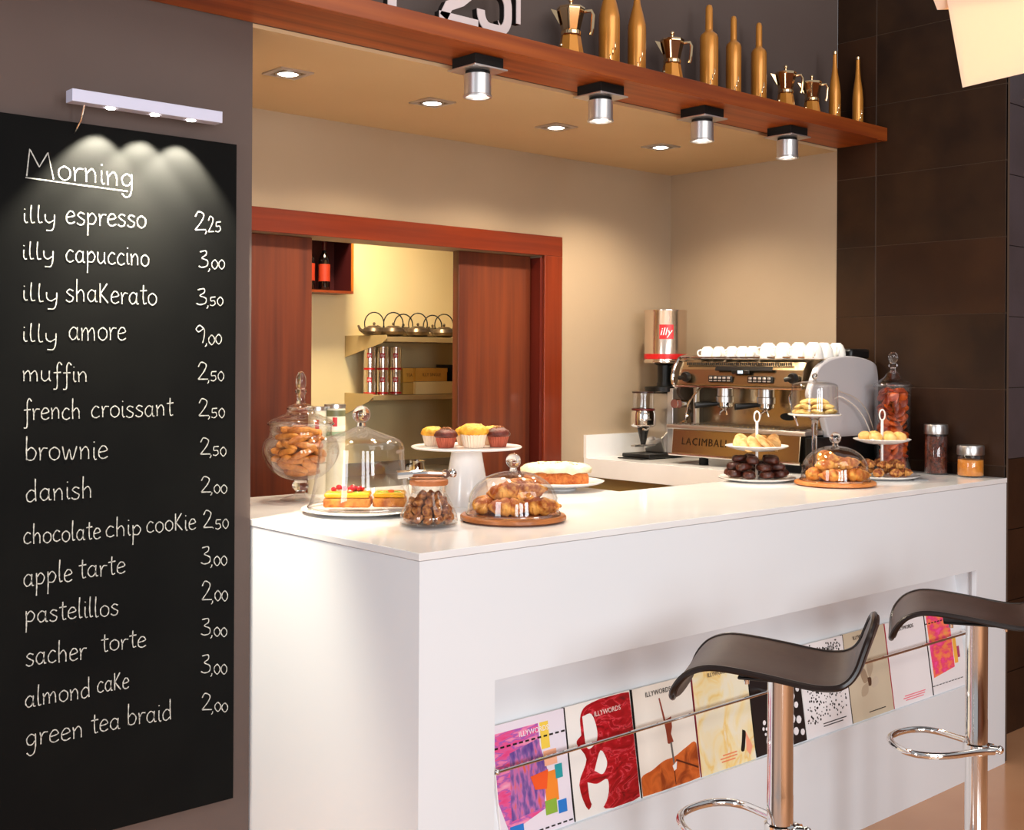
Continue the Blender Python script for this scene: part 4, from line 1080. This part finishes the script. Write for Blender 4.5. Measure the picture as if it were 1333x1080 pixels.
# two lidded jars ---------------------------------------------------------------------
def lid_jar(label, x, y, r, h, lh, m, fill, lumpy):
    t = thing('storage_jar', label, 'jar', (x, y, CT))
    obj('jar_glass', MB().lathe([(0, .002), (r*.95, .002), (r, .007), (r, h-lh-.006), (r*.9, h-lh), (r*.9, h-lh+.004)], 40), gthin, t, ang=80)
    obj('jar_base', MB().lathe([(0, 0), (r*.93, 0), (r*.97, .004), (0, .004)], 40), gthin, t)
    obj('steel_lid', MB().lathe([(0, h-lh), (r*1.02, h-lh), (r*1.03, h-lh+.003), (r*1.03, h-.003), (r, h), (0, h)], 48), steel, t)
    f = obj('contents', MB().lathe([(0, .006), (r*.93, .006), (r*.955, .012), (r*.955, fill), (r*.5, fill+.004), (0, fill+.003)], 32), m, t); f['kind'] = 'stuff'


lid_jar('slim clear jar of dark brown beans with a steel lid by the dark wall', 4.445, 2.447, .0445, .198, .038, M('dark_beans', '2a0d06', .4, c2='6a2a10', scale=110, bump=.8, bscale=140), .15, 1)
lid_jar('short clear jar of amber powder with a steel lid at the counter corner', 4.448, 2.303, .050, .122, .036, M('amber_sugar', 'c8741c', .5, c2='d88a30', scale=60), .066, 0)
x, y = at(1197, 624.5)
cc = thing('coin_tray', 'tiny dark metal clip lying on the counter beside the slim jar', 'clip', (x, y, CT), radians(-35))
obj('plate', MB().box(-.028, .028, -.016, .016, 0, .004), M('clip_grey', '8a8684', .4), cc, bevel=.001)

# canisters behind the cookie jar ----------------------------------------------------------
def canister(label, px, Y, r, h, bands):
    X = onY(px, 560, Y).x
    t = thing('canister', label, 'tin', (X, Y, CT))
    obj('body', MB().lathe([(0, 0), (r, 0), (r, h-.004), (r*.97, h), (0, h)], 36), M('canister_cream', 'e8e0c4', .35), t)
    for z0, z1, m in bands: obj('band', MB().lathe([(r*1.004, z0), (r*1.012, z0), (r*1.012, z1), (r*1.004, z1)], 36), m, t)
    obj('lid', MB().lathe([(r*1.01, h-.01), (r*1.04, h-.01), (r*1.04, h+.002), (0, h+.004)], 36), steel, t)
    a0 = math.atan2(-fw.y, -fw.x)+.15
    mb = MB(); n = 6
    for k in range(n):
        a, b = a0-.22+.44*k/n, a0-.22+.44*(k+1)/n
        mb.add([(r*1.02*cos(a), r*1.02*sin(a), h-.07), (r*1.02*cos(b), r*1.02*sin(b), h-.07), (r*1.02*cos(b), r*1.02*sin(b), h-.04), (r*1.02*cos(a), r*1.02*sin(a), h-.04)], [(0, 1, 2, 3)])
    obj('label_square', mb, red, t)


gb = M('band_green', '9ab08a', .4); gd = M('band_dark', '6a6a4a', .4)
canister('cream canister with a green band behind the footed biscuit jar', 436, 3.37, .034, .292, [(.19, .205, gb), (.21, .225, M('band_pale', 'f4f0e0', .4)), (.255, .275, gd)])
canister('plain cream canister left of the green-banded one', 413, 3.385, .030, .285, [(.1, .105, gd)])

# ------------------------------------------------------------------ espresso machine
EX, EY = 4.0, 2.725
em = thing('espresso_machine', 'wide two-group espresso machine in mirror steel with a grey rounded end panel', 'coffee machine', (EX, EY, CT))
obj('foot', MB().cyl((.05, .58, .0), .02, .03), blackm, em)
for q in [(.05, .06), (.42, .06), (.42, .62)]: obj('foot', MB().cyl((q[0], q[1], 0), .02, .03), blackm, em)
obj('lower_body', MB().box(.03, .46, .03, .715, .03, .15), black, em, bevel=.004)
obj('front_panel', MB().prism([(0, .045), (.028, .03), (.028, .152), (.012, .15)], .06, .72, 'y'), mach, em, smooth=False, bevel=.003)
obj('base_trim', MB().tube([(-.004, .05, .040), (-.004, .73, .040)], .006, 8), chrome, em)
obj('drip_tray', MB().prism([(-.016, .152), (-.02, .158), (-.016, .170), (.19, .172), (.19, .152)], .02, .735, 'y'), steel, em, smooth=False, bevel=.003)
g = MB()
for k in range(26): g.box(.0, .18, .05+k*.0255, .056+k*.0255, .1725, .176)
obj('drip_grid', g, chrome, em, smooth=False)
obj('back_plate', MB().box(.19, .2, .03, .70, .152, .345), mach, em, smooth=False)
obj('plate_slot', MB().blob((.187, .245, .215), (.004, .04, .016), 20, 10), blackm, em)
obj('upper_body', MB().box(.2, .46, .03, .70, .15, .44), mach, em, bevel=.01)
hp = [(.02, .335), (.012, .345), (.028, .41), (.05, .442), (.08, .452), (.46, .455), (.46, .335)]
obj('head', MB().prism(hp, .06, .70, 'y'), mach, em, smooth=False, bevel=.003)
obj('head_trim', MB().tube([(.010, .055, .336), (.010, .705, .336)], .005, 8), chrome, em)
obj('display_bar', MB().prism([(.012, .405), (.010, .408), (.016, .424), (.022, .424)], .2, .49, 'y'), black, em, smooth=False)
obj('display', MB().box(.006, .012, .31, .40, .392, .409), black, em, bevel=.004)
obj('display_digits', MB().box(.0045, .006, .342, .352, .395, .406).box(.0045, .006, .356, .366, .395, .406), M('display_blue', 'bfe0ff', .4, emis=2.5, ecol=(.6, .85, 1)), em, smooth=False)
for y0 in (.195, .40):
    p = obj('button_panel', MB().box(.008, .016, y0, y0+.125, .358, .385), black, em, bevel=.003)
    for k in range(5):
        obj('button', MB().box(.003, .009, y0+.008+k*.0235, y0+.022+k*.0235, .371, .380), silver, p, bevel=.002)
        obj('button', MB().box(.003, .009, y0+.008+k*.0235, y0+.022+k*.0235, .361, .366), silver, p, bevel=.001)
rail_pts = [(.075, .02, .452), (.075, .72, .452)]
obj('cup_rail', MB().tube([(.055, .03, .462), (.055, .72, .462)], .004, 8), chrome, em)
vg = MB()
for k in range(52): vg.box(.032, .036, .12+k*.0105, .1255+k*.0105, .428, .440)
obj('vent_slots', vg, blackm, em, smooth=False)
# side frame at the far end: rounded chrome outline
for yy in (.715,):
    pts = smooth_line([(.03, yy, .16), (.10, yy, .20), (.11, yy, .30), (.02, yy, .335), (.0, yy, .37), (.02, yy, .43), (.08, yy, .465), (.3, yy, .47)], 5)
    obj('side_frame', MB().tube(pts, .008, 8), chrome, em)
for yc in (.30, .515):
    gh = obj('group_head', MB().cyl((.11, yc, .295), .034, .045, 28).cyl((.11, yc, .268), .038, .028, 28), steel, em, bevel=.002)
    obj('filter_basket', MB().lathe([(.033, .27), (.033, .252), (.02, .245), (.012, .24), (0, .24)], 24, (.11, yc, 0)), chrome, gh)
    obj('portafilter_handle', MB().tube([(.085, yc+.015, .264), (.05, yc+.04, .262), (.0, yc+.075, .256)], [.009, .012, .014], 12), black, gh)
    obj('spout', MB().tube([(.11, yc, .243), (.10, yc-.016, .228), (.10, yc-.02, .215)], .005, 8).tube([(.11, yc, .243), (.10, yc+.016, .228), (.10, yc+.02, .215)], .005, 8), chrome, gh)
for yc in (.09, .64):
    kn = obj('steam_knob', MB().lathe([(0, 0), (.018, .0), (.022, .008), (.022, .022), (.015, .028), (0, .028)], 16, (-.014, yc, .378), 'x').tube([(-.005, yc, .378), (-.012, yc+.03, .372)], .010, 10), black, em)
    obj('knob_stem', MB().tube([(-.0, yc, .378), (.03, yc, .378)], .009, 10), chrome, kn)
for yc, dy in ((.12, -.02), (.60, .03)):
    obj('steam_wand', MB().tube(smooth_line([(.06, yc, .335), (.02, yc, .31), (.005, yc+dy, .26), (.02, yc+dy*2, .19)], 5), .0045, 8), chrome, em)
obj('side_post', MB().box(.05, .075, .625, .64, .17, .335), steel, em, bevel=.002)
obj('side_gauge', MB().cyl((-.004, .675, .26), .018, .04, 20, 'x').cyl((-.006, .70, .26), .02, .03, 20, 'x'), chrome, em)
for yy in (.02, .735):
    pass
# rounded grey end panel (near end)
sp_ = smooth_line([(.475, 0, .14), (.48, 0, .30), (.475, 0, .40), (.44, 0, .445), (.30, 0, .468), (.16, 0, .462), (.06, 0, .430), (.02, 0, .38), (-.01, 0, .315), (.02, 0, .28), (.07, 0, .25), (.12, 0, .14)], 4)
sp_ = [(p.x, p.z) for p in sp_]
panel_m = M('panel_grey', 'b9b3b4', .3, coat=.3)
obj('end_panel', MB().prism(sp_, -.0, .03, 'y'), panel_m, em, ang=30, bevel=.006)
obj('end_panel_far', MB().prism([(a*.9+.04, b) for a, b in sp_], .70, .72, 'y'), M('panel_dark', '3a2c22', .4), em, ang=30)
obj('base_block', MB().box(.0, .47, .0, .03, .03, .145), black, em, bevel=.003)
tb_ = text_mb('LACIMBALI', .045, .0012, spacing=1.15); remap(tb_, lambda a, b, c: (-.0015+(.10-(b+.098))*-.0-c*.2+.004*0+(-.000), .545-a, .098+b))
tb_.v = [(.114*(z-.045)-.0012+xx*0, yy, z) for (xx, yy, z) in tb_.v]
obj('lettering', tb_, M('letter_dark', '3a2414', .4), em, smooth=False)
# curved wires seen before the end panel (measuring probe hoses)
hz = tag(obj('water_hose', MB().tube(smooth_line([(4.13, 2.70, 1.445), (4.14, 2.695, 1.43), (4.25, 2.69, 1.40), (4.33, 2.69, 1.35), (4.385, 2.69, 1.27)], 6), .0022, 8), M('hose_clear', 'b8a89a', .2)), 'thin upper clear tube curving across the grey end panel', 'tube', 'thin tubes before the end panel')
hz = tag(obj('water_hose', MB().tube(smooth_line([(4.12, 2.70, 1.40), (4.15, 2.69, 1.405), (4.25, 2.69, 1.365), (4.32, 2.69, 1.31), (4.375, 2.69, 1.235)], 6), .0028, 8), M('hose_white', 'e0d4c8', .2)), 'thicker lower clear tube curving across the grey end panel', 'tube', 'thin tubes before the end panel')

# cups on the machine ---------------------------------------------------------
def cup(X, Y, r, h, label, grp, first={}):
    key = (r, h)
    if key in first:
        return dup(first[key], (X, Y, CT+.4565), random.uniform(2.2, 4.2), label, grp)
    t = thing('cup', label, 'cup', (X, Y, CT+.4565), 2.6, grp)
    obj('bowl', MB().lathe([(r*.98, 0), (r, .002), (r*.99, h*.3), (r*.9, h*.6), (r*.68, h*.88), (r*.5, h*.96), (r*.48, h), (r*.42, h), (0, h*.96)], 28), cup_w, t, ang=60)
    obj('cup_handle', MB().tube(smooth_line([(r*.9, 0, h*.2), (r*1.35, 0, h*.28), (r*1.4, 0, h*.6), (r*.85, 0, h*.72)], 4), .0035, 7), cup_w, t)
    first[key] = t
    return t


ord_ = ['first', 'second', 'third', 'fourth', 'fifth', 'sixth', 'seventh', 'eighth']
for k, px in enumerate([921, 936, 953, 967, 980]):
    p = onX(px, 465, 4.085); cup(4.085, p.y, .031, .052, f'small upturned white cup on the coffee machine, {ord_[k]} from the grinder', 'small white cups on the coffee machine')
for k, px in enumerate([1000, 1020, 1040, 1059]):
    p = onX(px, 465, 4.085); cup(4.085, p.y, .0385, .066, f'large upturned white cup on the coffee machine, {ord_[k]} of the large front row', 'large white cups on the coffee machine')
for k, (X_, Y_) in enumerate([(4.19, 2.80), (4.28, 2.80)]):
    cup(X_, Y_, .0385, .066, ['large upturned white cup over the grey end panel, nearer the groups', 'large upturned white cup over the grey end panel, nearer the dark wall'][k], 'large white cups on the coffee machine')
bx = tag(obj('black_tray', MB().box(4.33, 4.47, 2.76, 2.90, CT+.456, CT+.50), black, bevel=.012), 'dark low box on top of the coffee machine by the wall', 'box')

# ------------------------------------------------------------------ grinder with coffee tin
GX, GY = 4.25, 3.70
gr = thing('coffee_grinder', 'chrome and black coffee grinder with a doser, left of the espresso machine', 'coffee grinder', (GX, GY, CT), radians(0))
obj('base', MB().box(-.20, .10, -.085, .085, .004, .022), black, gr, bevel=.004)
obj('motor_body', MB().prism([(-.07, .022), (.09, .022), (.09, .30), (-.04, .30), (-.05, .12), (-.09, .09)], -.06, .06, 'y'), steel, gr, smooth=False, bevel=.006)
obj('column', MB().box(-.055, -.02, -.095, -.06, .02, .32), silver, gr, bevel=.003)
obj('collar', MB().lathe([(.05, .30), (.095, .305), (.095, .325), (.04, .33), (.038, .345), (.0, .345)], 36), black, gr)
obj('hopper_neck', MB().lathe([(.036, .33), (.036, .425), (.06, .435)], 32), black, gr)
obj('doser_glass', MB().lathe([(.048, .225), (.048, .30)], 32, (-.15, 0, 0)), gthin, gr)
obj('doser_lid', MB().lathe([(0, .307), (.052, .305), (.052, .298), (0, .298)], 32, (-.15, 0, 0)), M('doser_lid', '2c1510', .3), gr)
obj('doser_ring', MB().lathe([(.049, .218), (.053, .220), (.053, .228), (.049, .228)], 32, (-.15, 0, 0)), M('ring_red', '5a1a14', .4), gr)
obj('doser_drum', MB().lathe([(0, .14), (.045, .142), (.056, .15), (.058, .155), (.058, .205), (.054, .218), (0, .218)], 36, (-.15, 0, 0)), chrome, gr)
obj('doser_lever', MB().tube([(-.15, -.05, .15), (-.22, -.08, .135), (-.25, -.09, .14)], .005, 8), chrome, gr)
obj('ground_spout', MB().lathe([(.028, .14), (.010, .06), (0, .06)], 20, (-.15, 0, 0)), black, gr)
obj('holder_fork', MB().box(-.22, -.06, -.012, .012, .055, .063), steel, gr, bevel=.002)
obj('badge', MB().blob((-.092, -.0, .09), (.004, .022, .012), 16, 8), steel, gr)
obj('tray', MB().box(-.24, -.08, -.075, .075, .0, .004), blackm, gr, bevel=.001)
ct_ = thing('coffee_tin', 'large silver coffee tin with a red square logo, upturned on the grinder', 'tin', (GX, GY, CT+.436))
R_, H_ = .098, .245
obj('body', MB().lathe([(0, 0), (R_, 0), (R_*1.03, .004), (R_*1.03, .010), (R_, .014), (R_, H_-.010), (R_*1.02, H_-.006), (R_*1.02, H_), (R_*.96, H_), (R_*.94, H_-.006), (0, H_-.006)], 56), M('tin_metal', (.86, .74, .64), .2, 1), ct_)


def wrap(mb, r, a0): return remap(mb, lambda x, y, z: ((r+z)*cos(a0+x/r), (r+z)*sin(a0+x/r), y))


def curved_patch(r, a0, w_, z0, z1, th=.0006):
    mb = MB(); n = max(4, int(w_/.006))
    for k in range(n):
        mb.add([(-w_/2+w_*k/n, z0, 0), (-w_/2+w_*(k+1)/n, z0, 0), (-w_/2+w_*(k+1)/n, z1, 0), (-w_/2+w_*k/n, z1, 0)], [(0, 1, 2, 3)])
    return wrap(mb, r+th, a0)


A0 = math.atan2(-fw.y, -fw.x)
obj('red_band', MB().lathe([(R_+.0006, .018), (R_+.0014, .018), (R_+.0014, .042), (R_+.0006, .042)], 56), red, ct_)
lg = obj('logo_square', curved_patch(R_, A0-.08, .066, .110, .176, .0012), red, ct_)
tm = text_mb('illy', .05, .0004); tm.v = [(a+.22*b, b, c) for a, b, c in tm.v]
obj('logo_text', wrap(remap(tm, lambda a, b, c: (a, b+.143, c)), R_+.0022, A0-.08), whitep, lg, smooth=False)

# ------------------------------------------------------------------ store room shelves
shm = M('shelf_metal', 'c0a878', .4, .3)
def shelf(z, y0, label, drop):
    t = thing('store_shelf', label, 'shelf', (3.343, 5.0, z))
    obj('board', MB().box(.0, 1.2, y0-5.0, -.001, -.024, 0), shm, t, smooth=False, bevel=.001)
    obj('bracket', MB().prism([(-.002, -drop), (-.002, .008), (y0-5.0, .008), (y0-5.0-.005, -.01), (y0-5.0+.03, -.03)], -.006, 0, 'x'), shm, t, smooth=False)
    obj('bracket', MB().prism([(-.002, -drop), (-.002, .0), (y0-5.0, .0), (y0-5.0+.03, -.03)], .9, .906, 'x'), shm, t, smooth=False)
    return t


shelf(1.655, 4.65, 'upper metal wall shelf in the store room carrying iron teapots', .10)
shelf(1.372, 4.76, 'lower metal wall shelf in the store room carrying tins and boxes', .10)
iron = M('cast_iron', '5a4c3e', .35, .7, c2='6a5a48', scale=40)
tp = None
tlab = ['first from the left, spout showing', 'second from the left, in front', 'third from the left, set back', 'fourth from the left, in front', 'fifth from the left, set back', 'rightmost, in front']
for k, (px, Y_) in enumerate([(487, 4.80), (512, 4.74), (525, 4.88), (544, 4.73), (563, 4.88), (578, 4.73)]):
    X_ = onY(px, 435, Y_).x
    if tp is None:
        tp = thing('teapot', '', 'teapot', (X_, Y_, 1.6555), 0, 'iron teapots on the store shelf')
        obj('body', MB().lathe([(0, 0), (.032, 0), (.052, .012), (.058, .026), (.050, .042), (.03, .052), (.028, .054), (0, .056)], 32), iron, tp)
        obj('lid_knob', MB().blob((0, 0, .064), (.007, .007, .008), 12, 8), iron, tp)
        obj('spout', MB().tube([(-.048, 0, .025), (-.068, 0, .035), (-.078, 0, .056)], [.012, .008, .005], 10), iron, tp)
        obj('handle', MB().tube([(.047*cos(a), 0, .045+.055*(sin(a)+.35)) for a in [radians(-22+224*q/20) for q in range(21)]], .003, 8), blackm, tp)
        tp['label'] = 'dark iron teapot with a hoop handle, '+tlab[0]; tp.rotation_euler = (0, 0, radians(-42))
    else: dup(tp, (X_, Y_, 1.6555), radians(-42+random.uniform(-12, 12)), 'dark iron teapot with a hoop handle, '+tlab[k])
# small tins, two stacked rows
st = thing('small_tin', '', 'tin', (0, 0, 0), 0, 'small coffee tins on the lower store shelf')
r_, h_ = .0285, .118
obj('body', MB().lathe([(0, 0), (r_, 0), (r_*1.03, .003), (r_, .006), (r_, h_-.006), (r_*1.03, h_-.003), (r_, h_), (0, h_-.003)], 28), M('small_tin_metal', (.85, .78, .7), .22, 1), st)
obj('red_band', MB().lathe([(r_*1.01, .004), (r_*1.03, .004), (r_*1.03, .014), (r_*1.01, .014)], 28), red, st)
lg2 = obj('logo_square', curved_patch(r_, A0+.1, .024, .062, .086, .0008), red, st)
tm = text_mb('illy', .017, .0002); obj('logo_text', wrap(remap(tm, lambda a, b, c: (a, b+.074, c)), r_+.0014, A0+.1), whitep, lg2, smooth=False)
first = True
for zrow in range(2):
    for c_, px in enumerate([481, 498, 515]):
        lab = f"small silver coffee tin with a red logo, {['bottom', 'top'][zrow]} of the {['left', 'middle', 'right'][c_]} stack of tins"
        X_ = onY(px, 490, 4.83).x; loc = (X_, 4.83, 1.3725+zrow*(h_+.0005))
        if first: st.location = loc; st['label'] = lab; first = False
        else: dup(st, loc, 0, lab)
kraft = M('kraft_box', 'd09a38', .6, c2='dca84a', scale=10); kraft2 = M('pale_box', 'f0dca0', .5); kraft3 = M('kraft_light', 'c8a050', .6)


def carton(label, x0, x1, z0, z1, m, y=4.80, txt=None, d=.14):
    a = onY(x0, 490, y).x; b = onY(x1, 490, y).x
    t = thing('carton', label, 'box', (a, y, z0), 0)
    o = obj('box_body', MB().box(0, b-a, 0, d, 0, z1-z0), m, t, bevel=.0015)
    obj('box_lid', MB().box(-.0015, b-a+.0015, -.0015, d, (z1-z0)*.72, z1-z0+.001), m, t, smooth=False)
    if txt:
        q = text_mb(txt, .022, .0002); remap(q, lambda u, v, w_: ((b-a)/2+u, -.0022-w_, (z1-z0)*.5+v)); obj('box_print', q, M('box_ink', '5a3410', .5), t, smooth=False)


carton('kraft box on the lower store shelf, bottom left beside the tins', 525, 541, 1.373, 1.43, kraft3)
carton('pale cream box on the lower store shelf in front of the dark one', 541.5, 589, 1.373, 1.435, kraft2, 4.78)
carton('kraft box stacked upper left beside the tins', 525, 540, 1.4325, 1.503, kraft, txt='TEA')
carton('long kraft box with printed lettering stacked on the pale cream box', 541, 582, 1.4375, 1.503, kraft, 4.785, 'ILLY SINGLE')
carton('black box at the right end of the lower store shelf', 590, 606, 1.373, 1.52, black, 4.80)
# bottle cubby on the store wall
cu = thing('wall_cubby', 'dark red wooden wall cubby holding wine bottles in the store room', 'shelf', (2.95, 5.0, 1.862))
wd_ = M('cubby_wood', '7a3416', .4); ind = M('cubby_inside', '3a0a0c', .5)
W_, D_, Hh = .33, .16, .262
obj('bottom', MB().box(0, W_, -D_, -.001, 0, .012), wd_, cu, smooth=False); obj('top', MB().box(0, W_, -D_, -.001, Hh, Hh+.012), wd_, cu, smooth=False)
obj('side', MB().box(W_-.012, W_, -D_, -.001, .012, Hh), M('cubby_edge', 'b8641c', .4), cu, smooth=False); obj('side_lining', MB().box(W_-.014, W_-.0121, -D_+.004, -.011, .012, Hh), M('cubby_inside', '3a0a0c', .5), cu, smooth=False); obj('side', MB().box(0, .012, -D_, -.001, .012, Hh), wd_, cu, smooth=False)
obj('back', MB().box(.012, W_-.012, -.01, -.001, .012, Hh), ind, cu, smooth=False)
wnm = M('wine_glass', '0c0606', .08, coat=.6)
for px, lab in ((402, 'dark wine bottle with a red label, left in the wall cubby'), (422, 'dark wine bottle with a red label, right in the wall cubby')):
    X_ = onY(px, 350, 4.92).x
    t = thing('wine_bottle', lab, 'bottle', (X_, 4.92, 1.8745), 0, 'wine bottles in the cubby')
    obj('glass_body', MB().lathe([(0, 0), (.026, 0), (.028, .004), (.028, .145), (.022, .165), (.011, .185), (.010, .235), (0, .235)], 28), wnm, t)
    obj('paper_label', MB().lathe([(.0285, .045), (.0292, .045), (.0292, .128), (.0285, .128)], 28), M('wine_label', '982c12', .5), t)
    obj('foil', MB().lathe([(.0115, .195), (.0118, .236), (0, .238)], 20), M('foil_red', '4a0a10', .35), t)
# steel work bench with a pot
wb_ = thing('work_bench', 'brushed steel work bench in the store room', 'table', (2.6, 4.38, 0))
obj('bench_top', MB().box(0, 2.2, 0, .6, .93, .965), steel, wb_, bevel=.003)
obj('back_rim', MB().box(0, 2.2, .585, .6, .965, 1.03), steel, wb_, smooth=False)
obj('under_shelf', MB().box(0.02, 2.18, .03, .58, .82, .84), steel, wb_, smooth=False)
for a, b in ((.04, .04), (2.16, .04), (.04, .56), (2.16, .56)): obj('leg', MB().tube([(a, b, 0), (a, b, .93)], .02, 10), steel, wb_)
X_ = onY(543, 600, 4.62).x
pt = thing('steel_pot', 'small steel milk pot standing on the work bench', 'pot', (X_, 4.62, .9655))
obj('pot_body', MB().lathe([(0, 0), (.042, 0), (.046, .006), (.040, .06), (.036, .085), (.040, .095), (.037, .095), (.034, .08), (.036, .01), (0, .006)], 32), chrome, pt)
obj('pot_handle', MB().tube(smooth_line([(-.038, 0, .08), (-.065, 0, .075), (-.068, 0, .04), (-.044, 0, .025)], 4), .004, 8), black, pt)
X_ = onY(575, 612, 4.7).x
bx = tag(obj('steel_tray', MB().box(X_-.11, X_+.11, 4.62, 4.86, .966, 1.01), steel, bevel=.004), 'shallow steel tray lying on the work bench beside the pot', 'tray')
